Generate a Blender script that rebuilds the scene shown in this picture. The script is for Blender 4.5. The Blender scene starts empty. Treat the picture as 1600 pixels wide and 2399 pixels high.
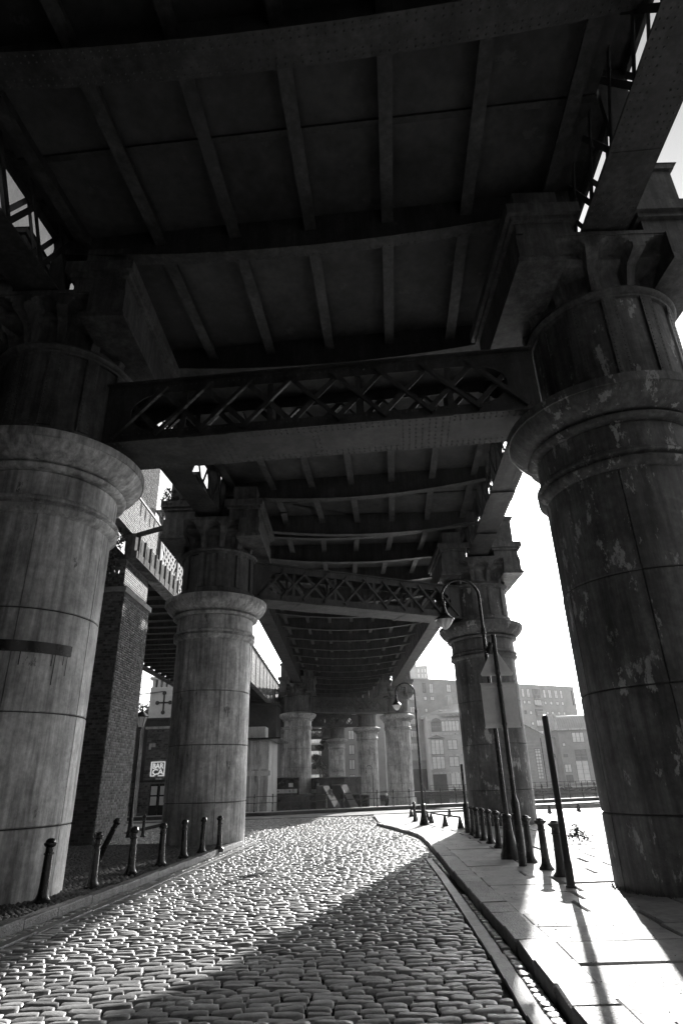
import bpy, bmesh, math, random
from mathutils import Vector, Matrix, Euler
random.seed(7)
R = math.radians
sc = bpy.context.scene
COL = sc.collection

# ---------------------------------------------------------------- camera, sky, sun, exposure
CAMZ = 1.6
PITCH = 23.9987
ROLL = 1.6787
cam_d = bpy.data.cameras.new('camera')
cam = bpy.data.objects.new('camera', cam_d); COL.objects.link(cam)
cam_d.sensor_fit = 'VERTICAL'; cam_d.sensor_height = 36.0
cam_d.lens = 36.0 * 1405.19 / 2399.0
cam_d.clip_start = 0.05; cam_d.clip_end = 3000
cam.matrix_world = Matrix.Translation((0, 0, CAMZ)) @ Matrix.Rotation(R(90 + PITCH), 4, 'X') @ Matrix.Rotation(R(-ROLL), 4, 'Z')
sc.camera = cam

SUN_AZ, SUN_EL = 16.3, 17.3           # degrees right of the view axis (+Y), degrees above the horizon
w = bpy.data.worlds.new('World'); sc.world = w; w.use_nodes = True
nt = w.node_tree; nt.nodes.clear()
sky = nt.nodes.new('ShaderNodeTexSky'); sky.sky_type = 'NISHITA'; sky.sun_disc = False
sky.sun_elevation = R(SUN_EL); sky.sun_rotation = R(SUN_AZ); sky.air_density = 1.0; sky.dust_density = 2.0
bw = nt.nodes.new('ShaderNodeRGBToBW')
bg = nt.nodes.new('ShaderNodeBackground'); bg.inputs[1].default_value = 0.15
wo = nt.nodes.new('ShaderNodeOutputWorld')
nt.links.new(sky.outputs[0], bw.inputs[0]); nt.links.new(bw.outputs[0], bg.inputs[0]); nt.links.new(bg.outputs[0], wo.inputs[0])

sd = bpy.data.lights.new('sun', 'SUN'); sd.energy = 5.0; sd.angle = R(0.55); sd.color = (1, 0.985, 0.965)
sun = bpy.data.objects.new('sun', sd); COL.objects.link(sun)
_sv = Vector((math.sin(R(SUN_AZ)) * math.cos(R(SUN_EL)), math.cos(R(SUN_AZ)) * math.cos(R(SUN_EL)), math.sin(R(SUN_EL))))
sun.rotation_euler = _sv.to_track_quat('Z', 'Y').to_euler(); sun.location = (60, 200, 90)

sc.view_settings.view_transform = 'Standard'; sc.view_settings.look = 'None'
sc.view_settings.gamma = 1.0; sc.view_settings.use_curve_mapping = False
sc.view_settings.exposure = 0.88
sc.render.engine = 'CYCLES'
cy = sc.cycles
cy.use_denoising = True
try: cy.denoiser = 'OPENIMAGEDENOISE'
except Exception: pass
cy.max_bounces = 10; cy.diffuse_bounces = 4; cy.glossy_bounces = 3; cy.transmission_bounces = 4; cy.volume_bounces = 1
cy.sample_clamp_indirect = 6.0; cy.caustics_reflective = False; cy.caustics_refractive = False

# ---------------------------------------------------------------- materials
def material(name, base, var=0.3, scale=3.0, rough=0.7, bump=0.3, bscale=40.0, streak=0.0, island=0.0, objrand=0.0,
             metallic=0.0, spots=0.0, spot_col=None, spot_scale=2.5, spot_cut=0.58, spec=0.5, rvar=0.0, bdist=0.01):
    m = bpy.data.materials.new(name); m.use_nodes = True
    t = m.node_tree; N = t.nodes; Lk = t.links; N.clear()
    out = N.new('ShaderNodeOutputMaterial'); p = N.new('ShaderNodeBsdfPrincipled'); Lk.new(p.outputs[0], out.inputs[0])
    p.inputs['Metallic'].default_value = metallic
    p.inputs['Specular IOR Level'].default_value = spec
    geo = N.new('ShaderNodeNewGeometry')
    def noise(sc_, det=5.0, vec=None, ro=0.6):
        n = N.new('ShaderNodeTexNoise'); n.inputs['Scale'].default_value = sc_; n.inputs['Detail'].default_value = det
        n.inputs['Roughness'].default_value = ro
        Lk.new(vec or geo.outputs['Position'], n.inputs['Vector']); return n.outputs['Fac']
    def math_(op, a, b, clamp=False):
        n = N.new('ShaderNodeMath'); n.operation = op; n.use_clamp = clamp
        for i, v in enumerate((a, b)):
            if v is None: continue
            if isinstance(v, (int, float)): n.inputs[i].default_value = v
            else: Lk.new(v, n.inputs[i])
        return n.outputs[0]
    def mapr(v, a, b, c, d):
        n = N.new('ShaderNodeMapRange'); n.clamp = True
        Lk.new(v, n.inputs[0])
        for i, x in zip((1, 2, 3, 4), (a, b, c, d)): n.inputs[i].default_value = x
        return n.outputs[0]
    f = mapr(noise(scale), 0.3, 0.7, 1 - var, 1 + var)
    f2 = mapr(noise(scale * 6.3, 6), 0.3, 0.7, 1 - var * 0.5, 1 + var * 0.5)
    f = math_('MULTIPLY', f, f2)
    if streak:
        mp = N.new('ShaderNodeMapping'); mp.inputs['Scale'].default_value = (6, 6, 0.4); Lk.new(geo.outputs['Position'], mp.inputs[0])
        s = noise(1.4, 6, mp.outputs[0], 0.65)
        f = math_('MULTIPLY', f, mapr(s, 0.35, 0.65, 1 - streak, 1 + streak))
    if island: f = math_('MULTIPLY', f, mapr(geo.outputs['Random Per Island'], 0, 1, 1 - island, 1 + island))
    if objrand:
        oi = N.new('ShaderNodeObjectInfo'); f = math_('MULTIPLY', f, mapr(oi.outputs['Random'], 0, 1, 1 - objrand, 1 + objrand))
    val = math_('MULTIPLY', f, base)
    if spots:
        svec = None
        if streak:
            mp2 = N.new('ShaderNodeMapping'); mp2.inputs['Scale'].default_value = (1.9, 1.9, 0.8); Lk.new(geo.outputs['Position'], mp2.inputs[0]); svec = mp2.outputs[0]
        sn = noise(spot_scale, 9, svec, 0.74)
        k = mapr(sn, spot_cut, spot_cut + 0.025, 0, spots)
        mx = N.new('ShaderNodeMix'); mx.data_type = 'FLOAT'
        Lk.new(k, mx.inputs[0]); Lk.new(val, mx.inputs[2]); mx.inputs[3].default_value = spot_col
        val = mx.outputs[0]
    if streak:
        mp3 = N.new('ShaderNodeMapping'); mp3.inputs['Scale'].default_value = (2.4, 2.4, 0.5); mp3.inputs['Location'].default_value = (3.1, 7.7, 1.3)
        Lk.new(geo.outputs['Position'], mp3.inputs[0]); val = math_('MULTIPLY', val, mapr(noise(0.9, 8, mp3.outputs[0], .7), .34, .52, 0.45, 1.0))
        val = math_('MULTIPLY', val, mapr(noise(14, 6), .3, .6, .82, 1.08))
    cmb = N.new('ShaderNodeCombineColor')
    for i in range(3): Lk.new(val, cmb.inputs[i])
    Lk.new(cmb.outputs[0], p.inputs['Base Color'])
    if rvar: Lk.new(mapr(noise(scale * 2.7, 5), 0.3, 0.7, rough - rvar, rough + rvar), p.inputs['Roughness'])
    else: p.inputs['Roughness'].default_value = rough
    if bump:
        b = N.new('ShaderNodeBump'); b.inputs['Strength'].default_value = bump; b.inputs['Distance'].default_value = bdist
        Lk.new(noise(bscale, 6), b.inputs['Height']); Lk.new(b.outputs[0], p.inputs['Normal'])
    return m

M = {}
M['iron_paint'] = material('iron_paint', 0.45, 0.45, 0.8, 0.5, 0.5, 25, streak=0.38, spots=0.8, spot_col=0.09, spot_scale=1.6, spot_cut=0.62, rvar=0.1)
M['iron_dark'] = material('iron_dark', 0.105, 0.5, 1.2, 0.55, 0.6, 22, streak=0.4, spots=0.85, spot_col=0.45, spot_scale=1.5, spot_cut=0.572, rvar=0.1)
M['iron_shade'] = material('shaded_iron_paint', 0.10, 0.5, 0.9, 0.55, 0.6, 22, streak=0.4, spots=0.8, spot_col=0.06, spot_scale=1.8, spot_cut=0.6)  # darker copy of the column paint: shade on the crowns put into the colour
M['seam'] = material('seam_rust', 0.05, 0.4, 8, 0.85, 0.4, 40)
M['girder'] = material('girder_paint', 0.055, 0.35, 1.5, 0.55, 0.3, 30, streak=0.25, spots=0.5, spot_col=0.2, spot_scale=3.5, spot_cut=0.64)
M['girder_light'] = material('girder_pale_paint', 0.065, 0.35, 1.5, 0.6, 0.3, 30, streak=0.3, spots=0.6, spot_col=0.07, spot_scale=3.0, spot_cut=0.62)
M['deck'] = material('deck_plate', 0.075, 0.4, 1.0, 0.8, 0.3, 15, spots=0.4, spot_col=0.16, spot_scale=1.2, spot_cut=0.62)
M['rivet'] = material('rivet_iron', 0.07, 0.3, 8, 0.6, 0, 30)
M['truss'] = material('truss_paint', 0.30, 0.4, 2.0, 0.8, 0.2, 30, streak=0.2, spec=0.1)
M['bearing'] = material('bearing_plate_paint', 0.16, 0.5, 1.4, 0.85, 0.3, 20, streak=0.3, spots=0.7, spot_col=0.4, spot_scale=3, spot_cut=0.6, spec=0.05)
M['sett'] = material('granite_sett', 0.46, 0.35, 5.0, 0.42, 0.4, 70, island=0.3, rvar=0.10, bdist=0.005, spec=0.9)
M['sett_o'] = material('granite_sett_near', 0.44, 0.35, 5.0, 0.42, 0.45, 70, objrand=0.3, rvar=0.10, bdist=0.005, spec=0.9)
M['joint'] = material('joint_grit', 0.035, 0.5, 12, 0.95, 0.9, 60, spots=0.6, spot_col=0.10, spot_scale=40, spot_cut=0.64, spec=0.05)
M['strip'] = material('worn_channel_stone', 0.20, 0.3, 6, 0.5, 0.5, 50, objrand=0.15)
M['kerb'] = material('gritstone_kerb', 0.24, 0.35, 7, 0.6, 0.9, 35, objrand=0.2, spots=0.5, spot_col=0.10, spot_scale=14, spot_cut=0.6, bdist=0.02)
M['kerb_dark'] = material('sooty_coping', 0.10, 0.3, 4, 0.7, 0.4, 30)
M['flag'] = material('yorkstone_flag', 0.40, 0.30, 1.6, 0.68, 0.7, 25, objrand=0.14, spots=0.4, spot_col=0.2, spot_scale=2.2, spot_cut=0.56, rvar=0.08, spec=0.2)
M['pebble'] = material('dark_cobble', 0.10, 0.4, 3, 0.6, 0.5, 60, island=0.5)
M['tarmac'] = material('worn_paving', 0.45, 0.25, 1.2, 0.6, 0.4, 40)
M['quay'] = material('quay_stone', 0.42, 0.25, 0.8, 0.7, 0.4, 12)
M['earth'] = material('ground_cover', 0.10, 0.3, 0.2, 0.9, 0.2, 5)
M['brick'] = material('soot_brick', 0.17, 0.3, 4, 0.75, 0.5, 60, island=0.55)
M['pale_brick'] = material('pale_brick', 0.20, 0.3, 3, 0.9, 0.4, 50, island=0.3, spec=0.1)
M['mortar'] = material('lime_mortar', 0.22, 0.3, 5, 0.9, 0.4, 40)
M['far_brick'] = material('far_brick', 0.46, 0.15, 0.5, 0.85, 0.0, 10)
M['far_brick2'] = material('far_pale_brick', 0.62, 0.15, 0.5, 0.85, 0.0, 10)
M['far_dark'] = material('far_dark_brick', 0.08, 0.3, 0.6, 0.9, 0.1, 10)
M['stone_pale'] = material('pale_stone', 0.5, 0.15, 1.0, 0.7, 0.2, 20)
M['slate'] = material('slate_roof', 0.3, 0.2, 1.0, 0.45, 0.2, 20)
M['zinc'] = material('zinc_roof', 0.5, 0.1, 1.0, 0.35, 0.1, 20)
M['white'] = material('white_paint', 0.75, 0.12, 1.5, 0.5, 0.1, 20, streak=0.08)
M['cream'] = material('cream_panel', 0.58, 0.15, 1.5, 0.5, 0.1, 20, streak=0.12)
M['black'] = material('black_paint', 0.02, 0.3, 3, 0.25, 0.2, 30, rvar=0.06)
M['black_worn'] = material('black_paint_worn', 0.03, 0.4, 4, 0.38, 0.4, 30, spots=0.7, spot_col=0.16, spot_scale=9, spot_cut=0.62)
M['sign_back'] = material('sign_back_grey', 0.75, 0.12, 3, 0.45, 0.1, 20)
M['leaf'] = material('foliage', 0.09, 0.35, 4, 0.55, 0, 20, island=0.5)
M['leaf_dead'] = material('fallen_leaf', 0.06, 0.4, 8, 0.6, 0, 20, island=0.5)
M['bark'] = material('bark', 0.08, 0.3, 6, 0.85, 0.6, 30)
M['boat_black'] = material('boat_black', 0.015, 0.2, 2, 0.2, 0, 20)
M['cloth_dark'] = material('dark_cloth', 0.03, 0.2, 8, 0.9, 0.1, 60)
M['skin'] = material('skin', 0.35, 0.1, 8, 0.6, 0, 20)
def glass(name, base, rough, spec=0.8):
    m = material(name, base, 0.1, 1, rough, 0, 10, spec=spec); return m
M['pane'] = glass('window_pane', 0.9, 0.1, 0.8)
M['pane_mid'] = glass('grey_window_pane', 0.22, 0.1, 0.8)
M['pane_dark'] = glass('dark_window_pane', 0.02, 0.08, 0.6)
def water_mat():
    m = material('canal_water', 0.02, 0.1, 1, 0.06, 0.25, 3.0, spec=0.8, bdist=0.05); return m
M['water'] = water_mat(); M['frame'] = material('grey_window_frame', 0.12, 0.1, 1, 0.5, 0, 10)
def lens_glass():                                        # frosted bowl that lets the sky through
    m = bpy.data.materials.new('lamp_bowl_glass'); m.use_nodes = True; t = m.node_tree; t.nodes.clear()
    o = t.nodes.new('ShaderNodeOutputMaterial'); mx = t.nodes.new('ShaderNodeMixShader'); a = t.nodes.new('ShaderNodeBsdfTranslucent'); b = t.nodes.new('ShaderNodeBsdfGlossy')
    a.inputs[0].default_value = (.95, .95, .95, 1); b.inputs[0].default_value = (.9, .9, .9, 1); b.inputs['Roughness'].default_value = .15; mx.inputs[0].default_value = .25
    t.links.new(a.outputs[0], mx.inputs[1]); t.links.new(b.outputs[0], mx.inputs[2]); t.links.new(mx.outputs[0], o.inputs[0]); return m
M['bowl'] = lens_glass()

# ---------------------------------------------------------------- mesh helpers
class MB:
    def __init__(s): s.v = []; s.f = []
    def quad_box(s, P):                                   # 8 points: bottom 4, top 4
        b = len(s.v); s.v += [tuple(p) for p in P]
        for q in ((3, 2, 1, 0), (4, 5, 6, 7), (0, 1, 5, 4), (1, 2, 6, 5), (2, 3, 7, 6), (3, 0, 4, 7)):
            s.f.append(tuple(b + i for i in q))
        return s
    def box(s, x0, x1, y0, y1, z0, z1):
        return s.quad_box([(x0, y0, z0), (x1, y0, z0), (x1, y1, z0), (x0, y1, z0), (x0, y0, z1), (x1, y0, z1), (x1, y1, z1), (x0, y1, z1)])
    def bar(s, a, b, w, h, up=(0, 0, 1)):                 # rectangular bar a->b, w across, h along 'up'
        a = Vector(a); b = Vector(b); d = (b - a).normalized(); up = Vector(up)
        side = d.cross(up)
        if side.length < 1e-4: side = d.cross(Vector((1, 0, 0)))
        side.normalize(); u = side.cross(d).normalized()
        sw = side * w / 2; uh = u * h / 2
        return s.quad_box([a - sw - uh, a + sw - uh, b + sw - uh, b - sw - uh, a - sw + uh, a + sw + uh, b + sw + uh, b - sw + uh])
    def lathe(s, prof, n=32, a0=0.0, a1=360.0, c=(0, 0, 0), cap=False):
        full = abs(a1 - a0) >= 359.9; m = n if full else n + 1; b = len(s.v)
        for r, z in prof:
            for i in range(m):
                a = R(a0 + (a1 - a0) * i / n); s.v.append((c[0] + r * math.cos(a), c[1] + r * math.sin(a), c[2] + z))
        for j in range(len(prof) - 1):
            for i in range(n):
                i2 = (i + 1) % m if full else i + 1
                s.f.append((b + j * m + i, b + j * m + i2, b + (j + 1) * m + i2, b + (j + 1) * m + i))
        if cap and full:
            s.f.append(tuple(b + (len(prof) - 1) * m + i for i in range(m))); s.f.append(tuple(b + i for i in reversed(range(m))))
        return s
    def tube(s, pts, r, n=10, cap=True):                  # tube through points with radius (number or list)
        pts = [Vector(p) for p in pts]; b = len(s.v); rr = r if isinstance(r, (list, tuple)) else [r] * len(pts)
        prev = None
        for k, p in enumerate(pts):
            d = (pts[min(k + 1, len(pts) - 1)] - pts[max(k - 1, 0)]).normalized()
            if prev is None: x = d.orthogonal().normalized()
            else:
                x = prev - d * prev.dot(d); x.normalize()
            prev = x; y = d.cross(x)
            for i in range(n):
                a = 2 * math.pi * i / n; s.v.append(tuple(p + (x * math.cos(a) + y * math.sin(a)) * rr[k]))
        for k in range(len(pts) - 1):
            for i in range(n):
                s.f.append((b + k * n + i, b + k * n + (i + 1) % n, b + (k + 1) * n + (i + 1) % n, b + (k + 1) * n + i))
        if cap:
            s.f.append(tuple(b + i for i in reversed(range(n)))); s.f.append(tuple(b + (len(pts) - 1) * n + i for i in range(n)))
        return s
    def prism(s, poly, axis, a, b_):                      # poly of 2D points extruded along axis between a and b_
        n = len(poly); b = len(s.v)
        for t in (a, b_):
            for p, q in poly:
                s.v.append({'x': (t, p, q), 'y': (p, t, q), 'z': (p, q, t)}[axis])
        s.f.append(tuple(b + i for i in range(n))); s.f.append(tuple(b + n + i for i in reversed(range(n))))
        for i in range(n):
            j = (i + 1) % n; s.f.append((b + i, b + n + i, b + n + j, b + j))
        return s
    def rivet(s, p, nrm, r=0.02, h=0.014):
        p = Vector(p); nrm = Vector(nrm).normalized(); x = nrm.orthogonal().normalized(); y = nrm.cross(x); b = len(s.v)
        for i in range(5):
            a = 2 * math.pi * i / 5; s.v.append(tuple(p + (x * math.cos(a) + y * math.sin(a)) * r))
        s.v.append(tuple(p + nrm * h))
        for i in range(5): s.f.append((b + i, b + (i + 1) % 5, b + 5))
        return s
    def mesh(s, name, mat, smooth=False, angle=None):
        me = bpy.data.meshes.new(name); me.from_pydata(s.v, [], s.f); me.update()
        if mat: me.materials.append(mat)
        bm = bmesh.new(); bm.from_mesh(me); bmesh.ops.recalc_face_normals(bm, faces=bm.faces); bm.to_mesh(me); bm.free()
        if smooth:
            me.polygons.foreach_set('use_smooth', [True] * len(me.polygons))
            if angle:
                try: me.set_sharp_from_angle(angle=R(angle))
                except Exception: pass
        return me
    def build(s, name, mat, parent=None, smooth=False, angle=None, kind=None, label=None):
        return link(name, s.mesh(name, mat, smooth, angle), parent, kind=kind, label=label)

def link(name, me, parent=None, loc=None, rot=None, kind=None, label=None, scale=None):
    o = bpy.data.objects.new(name, me); COL.objects.link(o)
    if parent: o.parent = parent
    if loc: o.location = loc
    if rot is not None: o.rotation_euler = rot
    if scale: o.scale = scale
    if kind: o['kind'] = kind
    if label: o['label'] = label
    return o
def tag(o, label, cat, group=None):
    o['label'] = label; o['category'] = cat
    if group: o['group'] = group
    return o
def thing(name, label, cat, loc=(0, 0, 0), rz=0.0, group=None, rot=None):
    o = bpy.data.objects.new(name, None); COL.objects.link(o); o.empty_display_size = 0.2
    o.location = loc; o.rotation_euler = rot if rot else (0, 0, rz)
    return tag(o, label, cat, group)
def dup(root, loc=None, rz=None, label=None, rot=None, scale=None):
    r = root.copy(); COL.objects.link(r)
    if loc is not None: r.location = loc
    if rz is not None: r.rotation_euler = (0, 0, rz)
    if rot is not None: r.rotation_euler = rot
    if scale is not None: r.scale = scale
    if label: r['label'] = label
    for ch in list(root.children):
        c = ch.copy(); COL.objects.link(c); c.parent = r
        for g in list(ch.children):
            d = g.copy(); COL.objects.link(d); d.parent = c
    return r

def gz(y):                                                # height of the ground along the street
    return -0.0165 * (y - 10) if y < 31.8 else -0.36
def interp(tab, y):
    if y <= tab[0][0]:
        (a, b), (c, d) = tab[0], tab[1]; return b + (d - b) * (y - a) / (c - a)
    for (a, b), (c, d) in zip(tab, tab[1:]):
        if y <= c: return b + (d - b) * (y - a) / (c - a)
    return tab[-1][1]
LK = [(3, -4.30), (8.2, -4.06), (12.0, -3.78), (19.7, -3.45), (21.0, -3.35)]      # left kerb front edge: y -> x
LS = [(3, -4.05), (7.8, -3.84), (11.6, -3.57), (19.7, -3.17), (23.0, -3.0)]       # left channel strip centre
RK = [(2, 1.30), (4.6, 1.38), (5.5, 1.45), (7.0, 1.53), (10.3, 1.67), (13.2, 1.81), (15.3, 1.92), (17.8, 2.04), (20.8, 2.16), (22.3, 2.12), (23.8, 1.96), (26.6, 1.62), (29.9, 1.12)]
RS = [(2, 1.10), (5.2, 1.22), (6.4, 1.30), (7.9, 1.38), (12.3, 1.60), (15.5, 1.72)]
def sheet(name, xs, ys, zf, mat, kind='structure', label=None):
    v = []; f = []
    for y in ys:
        for x in xs(y): v.append((x, y, zf(x, y)))
    n = len(xs(ys[0]))
    for j in range(len(ys) - 1):
        for i in range(n - 1): f.append((j * n + i, j * n + i + 1, (j + 1) * n + i + 1, (j + 1) * n + i))
    me = bpy.data.meshes.new(name); me.from_pydata(v, [], f); me.update(); me.materials.append(mat)
    return link(name, me, None, kind=kind, label=label)

# ---------------------------------------------------------------- the ground
ys_road = [-12, -4, 0, 3, 6, 9, 12, 15, 18, 21, 22, 24, 27, 30, 31.8, 35, 39]
def rk(y): return interp(RK, y)
def road_xs(y):
    l = interp(LK, y) - 0.02 if y < 21.4 else -10.5
    return [l, (l + 1) / 2, (rk(y) + 0.02) if y < 29.9 else 14.0]
road = sheet('road', road_xs, ys_road, lambda x, y: gz(y) - 0.0125, M['joint'])
quay = sheet('quay', lambda y: [-60, -1.6, 9], [44.6, 60, 74], lambda x, y: -1.25, M['quay'])
far_quay = sheet('far_quay', lambda y: [-200, 0, 200], [130.0, 160, 210], lambda x, y: -1.2, M['quay'])
canal = sheet('canal_water', lambda y: [-200, 0, 200], [46.0, 80, 130.3], lambda x, y: -2.0, M['water'])
ground = sheet('ground', lambda y: [-1500, -200, 200, 1500], [-300, 0, 46, 130, 400, 2500], lambda x, y: -2.9, M['earth'])
far_ground = sheet('far_ground', lambda y: [-900, 0, 900], [209.5, 600, 1500], lambda x, y: -1.3, M['earth'])
MB().box(-200, 200, 129.6, 130.0, -2.9, -1.1).build('far_bank_wall', M['far_dark'], kind='structure')
MB().box(-1.6, -1.2, 44.6, 74, -2.9, -1.24).box(8.8, 9.2, 44.6, 74, -2.9, -1.24).box(-1.6, 9.2, 73.8, 74.2, -2.9, -1.24).build('quay_wall', M['far_dark'], kind='structure')

# granite setts of the road
def sett_mesh(name, mat, seed):
    rnd = random.Random(seed)
    us = [-1, -.94, -.55, 0, .55, .94, 1]; vs = [-1, -.84, 0, .84, 1]
    v = []; f = []; e1 = rnd.uniform(9, 18); e2 = rnd.uniform(5, 10); tx = rnd.uniform(-.3, .3); ty = rnd.uniform(-.35, .35)
    for y in vs:
        for x in us:
            edge = abs(x) == 1 or abs(y) == 1
            if edge: z = -0.9
            else:
                z = max(0, (1 - abs(x) ** e1) * (1 - abs(y) ** e2)) ** .5 + tx * x * .3 + ty * y * .3 + rnd.uniform(-.16, .10)
            q = 1 - 0.10 * (abs(x) * abs(y)) ** 2
            v.append((x * .5 * q + rnd.uniform(-.018, .018), y * .5 * q + rnd.uniform(-.03, .03), z))
    for j in range(4):
        for i in range(6): f.append((j * 7 + i, j * 7 + i + 1, (j + 1) * 7 + i + 1, (j + 1) * 7 + i))
    me = bpy.data.meshes.new(name); me.from_pydata(v, [], f); me.update()
    if mat: me.materials.append(mat)
    me.polygons.foreach_set('use_smooth', [True] * len(me.polygons))
    return me
SETT = [sett_mesh('sett_shape', M['sett_o'], i) for i in range(28)]
setts = []
_y = 2.2
while _y < 37.9:
    rowd = random.uniform(0.095, 0.125)
    if _y > 22: rowd *= 1.3
    yc = _y + rowd / 2
    xl = interp(LK, yc) + 0.01 if yc < 21.0 else -9.6
    xr = (interp(RK, yc) - 0.015) if yc < 29.6 else 13.0
    x = xl + random.uniform(0, .04)
    ph = random.uniform(0, 6)
    while x < xr - 0.07:
        L_ = random.uniform(0.18, 0.30) if random.random() < .88 else random.uniform(.12, .18)
        for S_, y0, y1 in ((LS, 0, 23), (RS, 0, 15.5)):      # keep the worn channel strips clear
            if y0 < yc < y1:
                s0 = interp(S_, yc)
                if x < s0 - .075 < x + L_: L_ = max(s0 - .08 - x, .05)
                elif s0 - .085 <= x < s0 + .08: x = s0 + .085
        if x + L_ > xr: L_ = xr - x
        if L_ > .07:
            dy = 0.035 * math.sin(x * .9 + ph * .05) + 0.05 * math.sin(x * .35 + yc * .2)
            setts.append((x + L_ / 2, yc + dy + random.uniform(-.004, .004), L_ - random.uniform(.006, .016), rowd * random.uniform(.82, .92), random.uniform(.013, .022), random.uniform(-.05, .05), random.uniform(-.05, .05), random.uniform(-.06, .06)))
        x += L_
    _y += rowd
def in_view(x, y, z):
    p = cam.matrix_world.inverted() @ Vector((x, y, z))
    if p.z > -0.1: return False
    u = p.x / -p.z * 1405.19; v = p.y / -p.z * 1405.19
    return abs(u) < 800 and abs(v) < 1200
setts.sort(key=lambda s: (0 if in_view(s[0], s[1], gz(s[1])) else 1, s[0] ** 2 + s[1] ** 2))
for i, (x, y, L_, d, h, rz, rx, ry) in enumerate(setts[:300]):
    link('cobblestone', SETT[i % len(SETT)], road, (x, y, gz(y) + random.uniform(-.006, .006)), (rx, ry, rz), scale=(L_, d, h))
rest = MB(); base_v = [[tuple(vv.co) for vv in me.vertices] for me in SETT]; base_f = [tuple(p.vertices) for p in SETT[0].polygons]
sc_small = [i for i in range(35) if (i % 7) in (0, 1, 3, 5, 6)]
for x, y, L_, d, h, rz, rx, ry in setts[300:]:
    mtx = Matrix.Translation((x, y, gz(y) + random.uniform(-.007, .007))) @ Euler((rx, ry, rz)).to_matrix().to_4x4() @ Matrix.Diagonal((L_, d, h, 1))
    bv = base_v[random.randrange(len(SETT))]; b = len(rest.v)
    rest.v += [tuple(mtx @ Vector(p)) for p in bv]; rest.f += [tuple(b + k for k in q) for q in base_f]
me = bpy.data.meshes.new('setts'); me.from_pydata(rest.v, [], rest.f); me.update(); me.materials.append(M['sett'])
me.polygons.foreach_set('use_smooth', [True] * len(me.polygons)); link('setts', me, road, kind='stuff')

def slab(name, parent, pts, z0, top, mat, bev=0.012, jit=0.004):     # one stone: quad in plan with a worn, bevelled top edge
    c = Vector((sum(p[0] for p in pts) / 4, sum(p[1] for p in pts) / 4))
    v = []; t = [top + random.uniform(-jit, jit) for _ in range(4)]
    for p in pts: v.append((p[0] - c.x, p[1] - c.y, z0 - top))
    for p, tt in zip(pts, t): v.append((p[0] - c.x, p[1] - c.y, tt - top - bev))
    for p, tt in zip(pts, t):
        q = Vector((p[0], p[1])); q = q + (c - q).normalized() * bev * 1.4; v.append((q.x - c.x, q.y - c.y, tt - top))
    f = [(0, 1, 5, 4), (1, 2, 6, 5), (2, 3, 7, 6), (3, 0, 4, 7), (4, 5, 9, 8), (5, 6, 10, 9), (6, 7, 11, 10), (7, 4, 8, 11), (8, 9, 10, 11)]
    me = bpy.data.meshes.new(name); me.from_pydata(v, [], f); me.update(); me.materials.append(mat)
    return link(name, me, parent, (c.x, c.y, top))
# channel strips
for S_, ya, yb in ((LS, 3.0, 22.5), (RS, 2.5, 15.5)):
    y = ya
    while y < yb:
        l = random.uniform(.5, .9); y2 = min(y + l, yb); a, b = interp(S_, y), interp(S_, y2 - .015)
        slab('channel_stone', road, [(a - .065, y, 0), (a + .065, y, 0), (b + .065, y2 - .015, 0), (b - .065, y2 - .015, 0)], gz(y) - .1, gz(y) + random.uniform(0.008, .018), M['strip'], .01)
        y = y2
# kerbs
pav_l = sheet('pavement_left', lambda y: [-14, interp(LK, y) - .16], [-12, 0, 3, 8, 12, 16, 19.7, 21.2], lambda x, y: gz(y) + .085, M['joint'])
pav_r = sheet('pavement_right', lambda y: [rk(y) + .3, rk(y) + 3, 16], [-12, 0, 3, 6, 9, 12, 15, 18, 21, 23.8, 26.6, 29.6], lambda x, y: gz(y) + .06, M['joint'])
sheet('plaza_paving', lambda y: [rk(y) + .33 if y < 29.9 else 1.3, 8, 16, 40], [27.6, 28.8, 29.8, 31.8, 37.6], lambda x, y: gz(y) + .098, M['tarmac'])
y = 3.0
while y < 21.0:
    l = random.uniform(.75, 1.15); y2 = min(y + l, 21.2); a, b = interp(LK, y), interp(LK, y2)
    slab('kerb_stone', pav_l, [(a - .17, y, 0), (a, y, 0), (b, y2 - .015, 0), (b - .17, y2 - .015, 0)], gz(y) - .15, gz((y + y2) / 2) + .12 + random.uniform(-.006, .006), M['kerb'], .014)
    y = y2
y = 2.2
while y < 29.7:
    l = random.uniform(.5, .8); y2 = min(y + l, 29.9); a, b = rk(y), rk(y2); ww = .34
    j1, j2 = random.uniform(-.012, .012), random.uniform(-.012, .012)
    slab('kerb_stone', pav_r, [(a + j1, y, 0), (a + ww, y, 0), (b + ww, y2 - .03, 0), (b + j2, y2 - .03, 0)], gz(y) - .15, gz((y + y2) / 2) + .12 + random.uniform(-.008, .008), M['kerb'], .018, .006)
    y = y2
# flagstones: courses running across the footway, square to the kerb
y = 1.6
n_flag = 0
while y < 27.5:
    d = random.uniform(.62, .95); y2 = y + d; x = interp(RK, y) + .345
    while x < 11.5:
        l = random.uniform(.75, 1.5); s = 0.05 * (x - 2)
        g = random.choice([.012, .016, .022, .034])
        a0 = x + g; a1 = x + l - g; k0 = (rk(y2) - rk(y)) * max(0, 1 - (x - 2) / 6)
        if x < interp(RK, y) + .4: a0 = x - .01
        slab('flagstone', pav_r, [(a0, y + s * .4 + g, 0), (a1, y + (s + .02) * .4 + g, 0), (a1 + k0, y2 + (s + .02) * .4 - g, 0), (a0 + k0, y2 + s * .4 - g, 0)],
             gz(y) - .05, gz((y + y2) / 2) + .105 + random.uniform(-.009, .009), M['flag'], .014, .009)
        n_flag += 1
        x += l
    y = y2
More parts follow.
